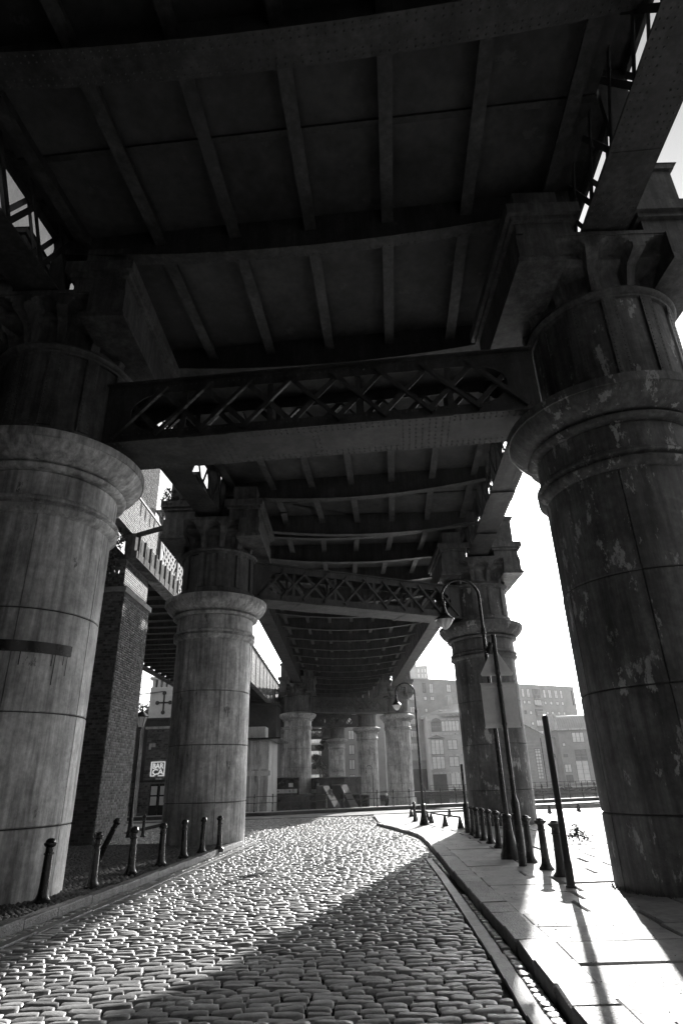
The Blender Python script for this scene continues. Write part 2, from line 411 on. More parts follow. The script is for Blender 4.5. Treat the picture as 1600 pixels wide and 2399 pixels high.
# small dark cobbles of the left footway
peb = MB()
y = 2.5
gridv = [(-1, -1), (0, -1), (1, -1), (-1, 0), (0, 0), (1, 0), (-1, 1), (0, 1), (1, 1)]
while y < 21.2:
    s = .095 if y < 14 else .115
    x = -12.5 + random.uniform(0, .1)
    xe = interp(LK, y) - .19
    while x < xe:
        if x > -12.5 and x > -1.15 * y:
            hw = s * random.uniform(.40, .5); hd = s * random.uniform(.34, .42); b = len(peb.v); zz = gz(y) + .1 + random.uniform(-.006, .006); xo = random.uniform(-.012, .012); yo = random.uniform(-.012, .012)
            for u, v_ in gridv:
                e = abs(u) + abs(v_); q = .86 if e == 2 else 1
                peb.v.append((x + xo + u * hw * q, y + yo + v_ * hd * q, zz + (.022 if e == 0 else 0.004 if e == 1 else -.008) + random.uniform(-.003, .003) - (0.014 if e == 2 else .004 if e else 0)))
            for q in ((0, 1, 4, 3), (1, 2, 5, 4), (3, 4, 7, 6), (4, 5, 8, 7)): peb.f.append(tuple(b + k for k in q))
        x += s
    y += s * .86
me = bpy.data.meshes.new('small_cobbles'); me.from_pydata(peb.v, [], peb.f); me.update(); me.materials.append(M['pebble'])
me.polygons.foreach_set('use_smooth', [True] * len(me.polygons)); link('small_cobbles', me, pav_l, kind='stuff')
# lower ground behind the left footway, far kerb and the low parapet plinth
sheet('yard_ground', lambda y: [-60, -10.4], [21.2, 24, 28, 31.8, 41], lambda x, y: gz(y) - .02, M['tarmac'])
MB().box(-14, -9.6, 21.25, 23.4, -.45, -.215).build('stone_path', M['flag'], kind='structure')
PL = [(-14, 39.3), (-5.13, 40.5), (-2.6, 41.6), (0, 42.4), (4.4, 44.0), (13.5, 47.0), (18, 48.6), (34, 54)]
FK = [(-14, 37.9), (-4.8, 37.9), (-2.4, 38.2), (0, 38.6), (4.0, 40.0), (12, 43), (34, 49.5)]
def ribbon(name, A, B, z0, z1, mat, kind='structure'):
    m = MB()
    for k in range(len(A) - 1):
        m.quad_box([(*A[k], z0), (*A[k + 1], z0), (*B[k + 1], z0), (*B[k], z0), (*A[k], z1), (*A[k + 1], z1), (*B[k + 1], z1), (*B[k], z1)])
    return m.build(name, mat, kind=kind)
ribbon('far_footway', FK, [(x, y + 5) for x, y in FK], -.6, -.31, M['flag'])
ribbon('plinth_wall', PL, [(x - .05, y + .45) for x, y in PL], -2.9, -.13, M['far_dark'])
ribbon('plinth_coping', [(x, y - .03) for x, y in PL], [(x - .05, y + .48) for x, y in PL], -.128, -.09, M['stone_pale'])

# ================================================================ the main viaduct
COLS = dict(L1=(-5.88, 10.81), R1=(5.01, 9.76), L2=(-4.63, 21.26), R2=(5.96, 26.37), L3=(-4.87, 61.87), R3=(5.13, 66.01),
            R4=(2.41, 82.24), R5=(-1.9, 105.0), L4=(-8.2, 79.5), L5=(-12.3, 100.0))
RING = [(-2.95, 1.05), (1.05, 2.70), (2.70, 4.35), (4.35, 6.05)]
def panel_mesh(z0, z1, mat, name):
    m = MB(); n = 9; half = 30 - 0.35
    rows = [(1.262, z0 + .008), (1.276, z0 + .010), (1.288, z0 + .024), (1.29, z1 - .024), (1.278, z1 - .010), (1.262, z1 - .008)]
    m.lathe(rows, n, -half, half)
    k = n + 1                                             # close the two upright edges
    for col in (0, n):
        b = len(m.v); ids = [r * k + col for r in range(len(rows))]
        for r in range(len(rows)):
            x, y, z = m.v[ids[r]]; s = 1.255 / math.hypot(x, y); a = R(.25 if col else -.25)
            m.v.append(((x * math.cos(a) - y * math.sin(a)) * s, (x * math.sin(a) + y * math.cos(a)) * s, z))
        for r in range(len(rows) - 1):
            m.f.append((ids[r], ids[r + 1], b + r + 1, b + r))
    me = m.mesh(name, mat, True, 40); return me
def column_set(paint, dz=0.0):
    P = {}; b = 1.66
    P['panels'] = [[panel_mesh(a, b, M[paint], 'shaft_panel') for a, b in [rg]][0] for rg in RING]
    P['core'] = MB().lathe([(1.255, -2.96), (1.255, 6.1)], 48).mesh('shaft_core', M['seam'], True)
    P['astragal'] = MB().lathe([(1.27, 6.03), (1.33, 6.06), (1.40, 6.12), (1.41, 6.18), (1.34, 6.225), (1.34, 6.245), (1.41, 6.28), (1.415, 6.32), (1.37, 6.37), (1.33, 6.385)], 64).mesh('astragal', M[paint], True, 50)
    P['collar'] = MB().lathe([(1.325, 6.38), (1.33, 6.84), (1.30, 6.845), (1.30, 6.86), (1.42, 6.862), (1.48, 6.90), (1.49, 6.94), (1.45, 6.975), (1.36, 6.985)], 64).mesh('collar', M[paint], True, 50)
    P['cornice'] = MB().lathe([(1.34, 6.98), (1.34, 6.995), (1.47, 7.01), (1.60, 7.09), (1.71, 7.20), (1.765, 7.31), (1.77, 7.33), (1.80, 7.335), (1.80, 7.49), (1.70, 7.53), (1.30, 7.66), (1.2, 7.66)], 72).mesh('cornice', M[paint], True, 45)
    dr = 1.285
    P['drum'] = MB().lathe([(1.36, 7.655), (1.36, 7.80), (dr, 7.83), (dr, 9.12 + dz)], 64).mesh('upper_drum', M[paint], True, 45)
    P['pilaster'] = MB().lathe([(dr - .02, 7.83), (dr + .05, 7.831), (dr + .05, 9.11 + dz), (dr - .02, 9.111 + dz)], 3, -5.2, 5.2).mesh('pilaster', M[paint], True, 45)
    ring = MB().lathe([(1.28, 9.04), (1.34, 9.05), (1.35, 9.09), (1.33, 9.10), (1.40, 9.13), (1.42, 9.18), (1.39, 9.235), (1.30, 9.26)], 64).mesh('neck_ring', M[paint], True, 50)
    P['neck'] = ring
    # bell of the capital: a flared cup with arched niches between flat ribs
    bell = MB(); nseg = 192; rows = 22
    def rad(t): return 1.27 + 0.40 * t ** 1.5
    for j in range(rows + 1):
        t = j / rows
        for i in range(nseg):
            a = 2 * math.pi * i / nseg; ph = ((i + 8) % 16) / 16.0; u = abs(ph - .5) * 2           # 12 niches
            r = rad(t); wdt = .70
            if u < wdt:
                q = u / wdt; top = .66 + .24 * math.sqrt(max(0, 1 - q * q))
                if t < top: r -= .42 * min(1, (top - t) * 14) * (t ** .7) * min(1, (1 - q) * 8 + .3)
            # blend round to square near the top
            sq = 1 / max(abs(math.cos(a)), abs(math.sin(a))); k = min(1, max(0, (t - .48) / .22)); k = k * k * (3 - 2 * k)
            r += (1.64 * sq - rad(t)) * k
            bell.v.append((r * math.cos(a), r * math.sin(a), 9.25 + 1.03 * t))
    for j in range(rows):
        for i in range(nseg):
            i2 = (i + 1) % nseg; bell.f.append((j * nseg + i, j * nseg + i2, (j + 1) * nseg + i2, (j + 1) * nseg + i))
    P['bell'] = bell.mesh('capital_bell', M[paint], True, 35)
    ab = MB(); b = 1.66
    ab.box(-b, b, -b, b, 10.22, 10.30)
    P['abacus'] = ab.mesh('abacus', M[paint])
    # cap blocks each side of the girder seat
    def block(x0, x1, top):
        m = MB(); s_ = 1 if x0 > 0 else -1; xa, xb = (.98, b + .04) if x0 > 0 else (-b - .04, -.98)
        m.box(xa, xb, -b - .04, b + .04, 9.64, 10.215); m.box(xa - .03, xb + .03, -b - .09, b + .09, 9.56, 9.638); m.box(xa - .07, xb + .07, -b - .14, b + .14, 9.47, 9.558)
        m.box(x0, x1, -b + .003, b - .003, 10.302, 10.55); m.box(x0 - .08, x1 + .08, -b - .08, b + .08, 10.552, 10.66); m.box(x0 - .16, x1 + .16, -b - .16, b + .16, 10.662, 10.90)
        m.box(x0 + .1, x1 - .1, -b + .1, b - .1, 10.902, top); return m
    P['block_in'] = block(-b, -.62, 11.5).mesh('cap_block', M[paint])
    m = block(.62, b, 12.0)
    P['block_out'] = m.mesh('cap_block', M[paint])
    m = MB(); m.box(.66, b - .04, -b + .04, b - .04, 12.003, 12.14)
    x0, x1, y1 = .60, b + .04, b - .02
    m.quad_box([(x0, -y1, 12.142), (x1, -y1, 12.142), (x1, y1, 12.142), (x0, y1, 12.142), (x0 + .3, -y1 + .6, 12.45), (x1 - .3, -y1 + .6, 12.45), (x1 - .3, y1 - .6, 12.45), (x0 + .3, y1 - .6, 12.45)])
    P['coping'] = m.mesh('coping', M[paint])
    rv = MB()
    for k in range(12):
        a0 = 15 + k * 30
        for off in (-3.6, 3.6):
            a = R(a0 + off)
            for z in [7.9 + .085 * q for q in range(14 + int(dz / .085))]:
                rv.rivet((math.cos(a) * (dr + .05), math.sin(a) * (dr + .05), z), (math.cos(a), math.sin(a), 0), .017, .012)
    P['rivets'] = rv.mesh('rivets', M['rivet'])
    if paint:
        for ky in (('drum',) if paint == 'iron_paint' else ()) + ('pilaster', 'neck', 'bell', 'abacus', 'block_in', 'block_out', 'coping'): P[ky].materials[0] = M['iron_shade']
    for ky in ('neck', 'bell', 'abacus', 'block_in', 'block_out', 'coping'):
        for vv in P[ky].vertices: vv.co.z += dz
    return P
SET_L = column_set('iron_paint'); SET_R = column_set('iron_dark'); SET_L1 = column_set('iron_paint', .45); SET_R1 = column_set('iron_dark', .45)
def column(key, label, st, rot, mirror, dz=0.0, group='cast iron columns of the viaduct'):
    x, y = COLS[key]
    t = thing('viaduct_column', label, 'column', (x, y, 0), 0, group)
    sx = -1 if mirror else 1
    link('shaft_core', st['core'], t)
    for ri, me in enumerate(st['panels']):
        for k in range(6):
            rr = random.uniform(-.005, .003); aa = R(rot + 30 + 60 * k); link('shaft_panel', me, t, (rr * math.cos(aa), rr * math.sin(aa), random.uniform(-.003, .003)), (0, 0, aa + random.uniform(-.0012, .0012)))
    for nm, ky in (('astragal', 'astragal'), ('collar', 'collar'), ('cornice', 'cornice'), ('upper_drum', 'drum'), ('neck_ring', 'neck'), ('capital_bell', 'bell'), ('abacus', 'abacus')):
        link(nm, st[ky], t)
    dr = link('rivets', st['rivets'], t, kind='stuff')
    for k in range(12): link('pilaster', st['pilaster'], t, None, (0, 0, R(15 + 30 * k)))
    if key == 'R1':
        for c in t.children:
            if c.name.split('.')[0] in ('upper_drum', 'neck_ring', 'capital_bell', 'abacus', 'rivets', 'pilaster'): c.location.x = .15 if c.name.startswith(('capital', 'abacus')) else .30
    link('cap_block', st['block_in'], t, (.04 if key == 'R1' else 0, 0, 0), None, scale=(sx, 1, 1)); link('cap_block', st['block_out'], t, (.12 if key == 'R1' else 0, 0, 0), None, scale=(sx, 1, 1))
    link('coping', st['coping'], t, (.12 if key == 'R1' else 0, 0, 0), None, scale=(sx, 1, 1))
    return t
column('L1', 'huge pale streaked cast iron column at the left edge, behind the nearest left bollard', SET_L1, -6, True)
_l1 = [o for o in COL.objects if o.name.startswith('viaduct_column')][0]
MB().lathe([(1.28, 3.62), (1.302, 3.625), (1.306, 3.80), (1.28, 3.805)], 40, -170, -23).build('tar_band', M['black'], _l1, True, 40)
m = MB()
for aa, z_, l_ in ((-26, 3.63, .33), (-29, 3.63, .16), (-36, 3.63, .5), (-38, 3.63, .2), (-60, 3.63, .22)):
    m.lathe([(1.292, z_ - l_), (1.296, z_ - l_ * .5), (1.299, z_)], 1, aa - .35, aa + .35)
m.build('tar_drips', M['black'], _l1)
m = MB(); a = R(-72.4); cx_, cy_ = 1.30 * math.cos(a), 1.30 * math.sin(a); tt = Vector((-math.sin(a), math.cos(a), 0)); nn = Vector((math.cos(a), math.sin(a), 0))
m.tube([Vector((cx_, cy_, 5.76)) + tt * .045 * math.cos(R(q * 30)) + Vector((0, 0, 1)) * .06 * math.sin(R(q * 30)) for q in range(13)], .012, 6, False)
m.build('painted_ring', M['white'], _l1)
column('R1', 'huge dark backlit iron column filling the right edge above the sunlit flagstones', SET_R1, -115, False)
column('L2', 'iron column left of the road, its right side catching light, beside the brick pier', SET_L, -65, True)
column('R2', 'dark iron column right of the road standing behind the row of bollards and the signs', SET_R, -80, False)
column('L3', 'distant iron column behind the railing with the black boat on both sides of it', SET_L, -62, True)
column('R3', 'distant sunlit iron column behind the railing, left of the far street lamp', SET_L, -70, False)
column('R4', 'small far column behind the railing with a lamp standing in front of it', SET_L, -50, False)
column('R5', 'farthest small column, its foot hidden by the stepped parapet walls', SET_L, -50, False)
column('L4', 'far left column of the fourth pair, hidden behind a nearer column', SET_L, -50, True)
column('L5', 'far left column of the fifth pair, hidden behind nearer columns', SET_L, -50, True)

# lattice cross girders between each pair of columns
def cross_girder(A, B, label, panels, rv_step=.11, z0=7.75, z1=9.12):
    A = Vector((*A, 0)); B = Vector((*B, 0)); mid = (A + B) / 2; d = B - A; ang = math.atan2(d.y, d.x); hl = d.length / 2 - 1.21
    t = thing('lattice_girder', label, 'girder', (mid.x, mid.y, 0), ang, 'lattice girders crossing between the columns')
    far = mid.y > 40
    MB().box(-hl, hl, -.58, .58, z0 - .035, z0).build('bottom_flange', M['girder_light'], t)
    MB().box(-hl, hl, -.55, .55, z1, z1 + .035).build('top_flange', M['girder'], t)
    npl = max(2, int(hl * 2 / 1.9))
    for k in range(1, npl):                                # splice plates riveted under the flange
        if k % 2: MB().box(-hl + 2 * hl * k / npl - .5, -hl + 2 * hl * k / npl + .5, -.575, .575, z0 - .048, z0 - .036).build('splice_plate', M['girder'], t)
    for s in (-1, 1):
        yy = s * .44
        MB().box(-hl, hl, yy - .012, yy + .012, z0 + .002, z0 + .26).build('lower_chord', M['girder'], t)
        MB().box(-hl, hl, yy - .012, yy + .012, z1 - .24, z1 - .002).build('upper_chord', M['girder'], t)
        for e in (-1, 1):                                  # end gusset with a curved inner edge
            xs = e * hl; pts = [(xs, z0 + .262), (xs, z1 - .242)]
            L_ = 1.15; n = 9; zc = (z0 + z1) / 2; hh = (z1 - z0) / 2 - .245
            for q in range(n + 1):
                th = math.pi / 2 - math.pi * q / n
                pts.append((xs - e * (L_ - .62 * math.cos(th)), zc + hh * math.sin(th)))
            MB().prism(pts, 'y', yy - .010, yy + .010).build('end_plate', M['girder'], t)
    lo, hi = z0 + .12, z1 - .12; H = hi - lo; inner = hl - .75
    n = panels; st = 2 * inner / n; run = H * .92
    for k in range(n + 1):
        x = -inner + st * k
        sgn = 1 if x < 0 else -1
        a, b = (x - sgn * run / 2, lo), (x + sgn * run / 2, hi)   # front angle bars leaning to the middle
        MB().bar((a[0], -.50, a[1]), (b[0], -.50, b[1]), .07, .075, (0, 1, 0)).build('lattice_bar', M['girder'], t)
        MB().bar((b[0], -.425, a[1]), (a[0], -.425, b[1]), .016, .11, (0, 0, 1)).build('lattice_bar', M['girder_light'], t)
        MB().bar((b[0], .46, a[1]), (a[0], .46, b[1]), .016, .11, (0, 0, 1)).build('lattice_bar', M['girder'], t)
        MB().bar((a[0], .50, a[1]), (b[0], .50, b[1]), .05, .07, (0, 1, 0)).build('lattice_bar', M['girder'], t)
    for k in range(1, n, 2):
        x = -inner + st * k
        MB().box(x - .06, x + .06, -.40, .40, lo, lo + .08).box(x - .055, x + .055, -.415, -.395, lo, hi).box(x - .055, x + .055, .395, .415, lo, hi).build('upright', M['girder'], t)
    rv = MB(); x = -hl + .1; i = 0
    while x < hl - .05:
        for yy in ((-.52, -.40, .40, .52) if not far else (-.5, .5)):
            rv.rivet((x, yy, z0 - .036 - (.0)), (0, 0, -1), .022, .018)
        if not far:
            rv.rivet((x, -.453, z0 + .07), (0, -1, 0), .02, .015); rv.rivet((x, -.453, z0 + .2), (0, -1, 0), .02, .015); rv.rivet((x, -.453, z1 - .08), (0, -1, 0), .02, .015)
        x += rv_step
    if not far:
        for k in range(1, npl):
            if k % 2:
                xc = -hl + 2 * hl * k / npl
                for ix in range(8):
                    for iy in range(8): rv.rivet((xc - .44 + ix * .125, -.5 + iy * .143, z0 - .048), (0, 0, -1), .022, .018)
            else:
                xc = -hl + 2 * hl * k / npl
                for iy in range(8):
                    for dx in (-.05, .05): rv.rivet((xc + dx, -.5 + iy * .143, z0 - .036), (0, 0, -1), .02, .016)
    rv.build('rivets', M['rivet'], t, kind='stuff')
    return t
cross_girder(COLS['L1'], COLS['R1'], 'nearest riveted lattice girder spanning the street between the two huge columns', 8)
cross_girder(COLS['L2'], COLS['R2'], 'middle lattice girder with oval ends, crossing behind the lamp head', 9)
cross_girder(COLS['L3'], COLS['R3'], 'small lattice girder above the railing between the two distant columns', 9)
cross_girder(COLS['L4'], COLS['R4'], 'fourth lattice girder, lower and farther, ending at the small far column', 9)
cross_girder(COLS['L5'], COLS['R5'], 'farthest and smallest lattice girder, at the farthest column', 9)

def rise(y):                                             # the deck is a little higher over the near columns
    return .45 if y < 10.3 else .45 * max(0, (23.8 - y) / 13.5)
def shear(t):
    t_m = t.matrix_basis
    done = set()
    def go(o):
        for c in o.children:
            if c.data and c.data.name not in done:
                done.add(c.data.name)
                for vv in c.data.vertices: vv.co.z += rise((t_m @ vv.co).y)
            go(c)
    go(t)
# longitudinal main girders along both sides of the deck
def main_girder(A, B, label, zb=10.42, zt=12.6, wid=.86, detail=True, inner=1):
    A = Vector((*A, 0)); B = Vector((*B, 0)); d = B - A; ang = math.atan2(d.y, d.x); Ln = d.length
    t = thing('side_girder', label, 'girder', (A.x, A.y, 0), ang, 'long side girders of the viaduct')
    h = wid / 2
    MB().box(0, Ln, -h, h, zb - .04, zb).build('bottom_flange', M['girder_light'], t)
    MB().box(0, Ln, -h, h, zt, zt + .04).build('top_flange', M['girder'], t)
    for s in (-1, 1):
        yy = s * .27
        MB().box(0, Ln, yy - .012, yy + .012, zb + .002, zb + .22).build('lower_chord', M['girder'], t)
        MB().box(0, Ln, yy - .012, yy + .012, zt - .22, zt - .002).build('upper_chord', M['girder'], t)
    n = max(2, int(Ln / 1.0)); st = Ln / n
    for k in range(n):
        for s in (-1, 1):
            yy = s * .295
            MB().bar((k * st, yy, zb + .1), ((k + 1) * st, yy, zt - .1), .016, .11).build('lattice_bar', M['girder'], t)
            MB().bar(((k + 1) * st, yy + s * .03, zb + .1), (k * st, yy + s * .03, zt - .1), .016, .11).build('lattice_bar', M['girder'], t)
        if k % 3 == 0: MB().box(k * st - .05, k * st + .05, -.25, .25, zb + .003, zt - .003).build('web_stiffener', M['girder'], t)
    if detail:
        rv = MB(); x = .08
        while x < min(Ln, 34):
            for yy in (-.37, -.27, -.17, .17, .27, .37): rv.rivet((x, yy, zb - .041), (0, 0, -1), .02, .016)
            x += .12
        rv.build('rivets', M['rivet'], t, kind='stuff')
        x = 2.2
        while x < Ln - .5:
            MB().box(x - .35, x + .35, -h + .01, h - .01, zb - .053, zb - .041).build('splice_plate', M['girder_light'], t); x += 3.6
    if A.y < 23: shear(t)
    return t
def off(p, dx): return (p[0] + dx, p[1])
L0, R0 = (-9.2, -24.0), (3.1, -24.0)
RL = [R0, off(COLS['R1'], .14), off(COLS['R2'], .05), COLS['R3'], COLS['R4'], COLS['R5'], (-7.5, 125)]
LL = [L0, COLS['L1'], COLS['L2'], COLS['L3'], COLS['L4'], COLS['L5'], (-19, 119)]
names_r = ['near right side girder overhead, running up from the top right corner', 'right side girder lit from below, between the huge right column and the signposts column',
           'long right side girder leading from the signposts column to the distant column', 'far right side girder beyond the distant column', 'far right side girder of the fifth bay', 'last right side girder']
names_l = ['near left side girder overhead in the dark top left corner', 'left side girder from the huge left column to the column beside the brick pier',
           'long left side girder against the sky, leading to the distant left column', 'far left side girder beyond the distant left column', 'far left side girder of the fifth bay', 'last left side girder']
for i in range(6):
    main_girder(RL[i], RL[i + 1], names_r[i], detail=i < 3); main_girder(LL[i], LL[i + 1], names_l[i], detail=i < 2)

# the deck between them: plate, fish-bellied cross beams and stringers
def lerp(a, b, t): return (a[0] + (b[0] - a[0]) * t, a[1] + (b[1] - a[1]) * t)
def deck_span(i, label, first, step):
    a0, a1, b0, b1 = LL[i], LL[i + 1], RL[i], RL[i + 1]
    t = thing('deck_span', label, 'bridge deck', (0, 0, 0), 0, 'deck spans of the viaduct')
    n = 6; v = []; f = []
    for k in range(n + 1):
        p = lerp(a0, a1, k / n); q = lerp(b0, b1, k / n)
        for z in (11.98, 12.06): v += [(p[0] + .3, p[1], z), (q[0] - .3, q[1], z)]
    for k in range(n):
        b = k * 4; f += [(b, b + 1, b + 5, b + 4), (b + 2, b + 6, b + 7, b + 3)]
    me = bpy.data.meshes.new('deck_plate'); me.from_pydata(v, [], f); me.update(); me.materials.append(M['deck']); link('deck_plate', me, t)
    yc0, yc1 = (a0[1] + b0[1]) / 2, (a1[1] + b1[1]) / 2
    rv = MB(); yb = first; beams = []
    while yb < yc1 + 2.0:
        # the beam is square to the deck's axis at this distance
        axm = (((a1[0] + b1[0]) / 2 - (a0[0] + b0[0]) / 2), yc1 - yc0); s = -axm[0] / axm[1]
        def hit(P, Q, cx):                                 # beam line y = yb + s (x - cx) meets girder line PQ
            k = (Q[0] - P[0]) / (Q[1] - P[1]); y = (yb + s * (P[0] - k * P[1] - cx)) / (1 - s * k); return P[0] + k * (y - P[1]), y
        cx = (a0[0] + b0[0]) / 2 + (yb - yc0) / (yc1 - yc0) * axm[0]
        l = hit(a0, a1, cx); r = hit(b0, b1, cx)
        if min(l[1], r[1]) > min(a0[1], b0[1]) - .3 and not (l[1] > a1[1] and r[1] > b1[1]) and not (l[1] < a0[1] and r[1] < b0[1]):
            if (a0[1] - .5 <= l[1] <= a1[1] + 6) and (b0[1] - 6 <= r[1] <= b1[1] + .5):
                beams.append((l, r))
        yb += step
    for bi, (l, r) in enumerate(beams):
        L_ = Vector((l[0] + .30, l[1], 0)); Rr = Vector((r[0] - .30, r[1], 0)); d = (Rr - L_); nx = Vector((-d.y, d.x, 0)).normalized()
        thick = .27 if (i == 0 and 4 < (l[1] + r[1]) / 2 < 6.5) else .14
        ng = 12; m = MB(); fl = MB(); zs = []
        for k in range(ng + 1):
            u = k / ng; zs.append(11.46 - .42 * (1 - (2 * u - 1) ** 2) if True else 0)
        for k in range(ng):
            p = L_ + d * (k / ng); q = L_ + d * ((k + 1) / ng); w_ = nx * .012
            m.quad_box([p - w_ + Vector((0, 0, zs[k])), q - w_ + Vector((0, 0, zs[k + 1])), q + w_ + Vector((0, 0, zs[k + 1])), p + w_ + Vector((0, 0, zs[k])),
                        p - w_ + Vector((0, 0, 11.97)), q - w_ + Vector((0, 0, 11.97)), q + w_ + Vector((0, 0, 11.97)), p + w_ + Vector((0, 0, 11.97))])
            w_ = nx * thick; z = -.03
            fl.quad_box([p - w_ + Vector((0, 0, zs[k] + z)), q - w_ + Vector((0, 0, zs[k + 1] + z)), q + w_ + Vector((0, 0, zs[k + 1] + z)), p + w_ + Vector((0, 0, zs[k] + z)),
                         p - w_ + Vector((0, 0, zs[k] - .002)), q - w_ + Vector((0, 0, zs[k + 1] - .002)), q + w_ + Vector((0, 0, zs[k + 1] - .002)), p + w_ + Vector((0, 0, zs[k] - .002))])
        bo = m.build('cross_beam', M['girder'], t); fl.build('beam_flange', M['girder_light'], bo)
        if (l[1] + r[1]) / 2 < 30:
            x = 0.1
            while x < d.length:
                u = x / d.length; zz = 11.46 - .42 * (1 - (2 * u - 1) ** 2) - .031
                rows = (-thick * .8, -thick * .45, thick * .45, thick * .8) if thick > .2 else (-thick * .7, thick * .7)
                for o_ in rows:
                    P = L_ + d * u + nx * o_; rv.rivet((P.x, P.y, zz), (0, 0, -1), .02, .016)
                x += .13
    if rv.v: rv.build('rivets', M['rivet'], t, kind='stuff')
    for j in range(7):                                     # stringers under the plate
        u = (j + .5) / 7.0 + .0
        p = lerp(a0, b0, u); q = lerp(a1, b1, u)
        so = MB().bar((p[0], p[1], 11.78), (q[0], q[1], 11.78), .022, .36).build('stringer', M['girder'], t)
        MB().bar((p[0], p[1], 11.585), (q[0], q[1], 11.585), .24, .028).build('stringer_flange', M['girder_light'], so)
    # bright gaps of buckled plate joints across the deck
    for bi in range(len(beams) - 1):
        l = beams[bi]; k = lerp(l[0], beams[bi + 1][0], .5); k2 = lerp(l[1], beams[bi + 1][1], .5)
        MB().bar((k[0] + .3, k[1], 11.95), (k2[0] - .3, k2[1], 11.95), .12, .05).build('plate_seam', M['girder'], t)
    if i < 2: shear(t)
deck_span(0, 'dark near deck overhead, filling the top of the view', 5.3 - 3.7 * 7, 3.7)
deck_span(1, 'deck bay overhead beyond the nearest lattice girder', 12.7, 3.75)
deck_span(2, 'long deck bay with curved cross beams leading to the distant columns', 23.6, 3.55)
deck_span(3, 'far deck bay beyond the distant columns', 64, 3.6)
deck_span(4, 'deck bay of the fifth pair of columns', 82, 3.6)
deck_span(5, 'last deck bay of the viaduct', 104, 3.6)

# ================================================================ the second viaduct on the left
def brick_skin(name, parent, org, U, V, W, H, n_out, lw=.225, lh=.075, gap=.012, depth=.02, skip=0.0, mat='brick', kind='stuff'):
    """bricks laid on a wall face: org corner, U along, V up, n_out outward; joined geometry with recessed joints"""
    org = Vector(org); U = Vector(U).normalized(); V = Vector(V).normalized(); N_ = Vector(n_out).normalized()
    m = MB(); rows = int(H / (lh + gap))
    for r in range(rows):
        z = r * (lh + gap); hdr = r % 2; L_ = lw if not hdr else lw / 2 - gap / 2; x = -(L_ / 2 if (r // 2) % 2 else 0) - (.05 if hdr else 0)
        while x < W:
            x0, x1 = max(x, 0), min(x + L_, W); x += L_ + gap
            if x1 - x0 < .03 or random.random() < skip: continue
            dp = depth + random.uniform(-.006, .007); b = len(m.v)
            for a, c in ((x0, z), (x1, z), (x1, z + lh), (x0, z + lh)): m.v.append(tuple(org + U * a + V * c))
            e = .006
            for a, c in ((x0 + e, z + e), (x1 - e, z + e), (x1 - e, z + lh - e), (x0 + e, z + lh - e)): m.v.append(tuple(org + U * a + V * c + N_ * dp))
            for q in ((4, 5, 6, 7), (0, 1, 5, 4), (1, 2, 6, 5), (2, 3, 7, 6), (3, 0, 4, 7)): m.f.append(tuple(b + k for k in q))
    me = bpy.data.meshes.new(name); me.from_pydata(m.v, [], m.f); me.update(); me.materials.append(M[mat])
    return link(name, me, parent, kind=kind)

bp = thing('brick_pier', 'tall soot-stained brick pier with a stone band, right of the huge left column', 'bridge pier', (-8.5, 22.4, 0))
MB().box(-7.6, 0, 0, 3.1, -.9, 8.45).box(-7.4, -.12, .12, 2.98, 8.66, 9.86).build('core', M['mortar'], bp)
MB().box(-7.7, .09, -.09, 3.19, 8.452, 8.655).build('stone_band', M['flag'], bp)
brick_skin('bricks', bp, (.001, 0, -.5), (0, 1, 0), (0, 0, 1), 3.1, 8.93, (1, 0, 0))
brick_skin('bricks', bp, (-3.4, -.001, -.5), (1, 0, 0), (0, 0, 1), 3.4, 8.93, (0, -1, 0))
brick_skin('bricks', bp, (-.119, .12, 8.66), (0, 1, 0), (0, 0, 1), 2.86, 1.2, (1, 0, 0))
brick_skin('bricks', bp, (-3, .119, 8.66), (1, 0, 0), (0, 0, 1), 2.9, 1.2, (0, -1, 0))
# brick parapet above the pier with narrow slots
pp = thing('brick_parapet', 'brick parapet with three narrow slots on top of the brick pier', 'wall', (-8.5, 20.6, 0))
MB().box(-.5, -.03, 0, 5.6, 10.95, 12.66).build('core', M['mortar'], pp)
brick_skin('bricks', pp, (-.029, 0, 10.96), (0, 1, 0), (0, 0, 1), 5.6, 1.69, (1, 0, 0))
for k in range(4): MB().box(-.02, .012, 2.55 + k * .62, 2.66 + k * .62, 12.05, 12.62).build('slot', M['seam'], pp)
MB().box(-.56, .03, -.04, 5.64, 12.662, 12.74).build('coping', M['flag'], pp)
pw = thing('pale_wall', 'bright pale wall standing above the brick parapet in the top left gap', 'wall', (-8.62, 18.0, 0))
MB().box(-.35, 0, 0, 7.35, 12.742, 16.4).build('core', M['mortar'], pw); brick_skin('bricks', pw, (.001, 1.5, 12.76), (0, 1, 0), (0, 0, 1), 5.85, 3.0, (1, 0, 0), mat='pale_brick')
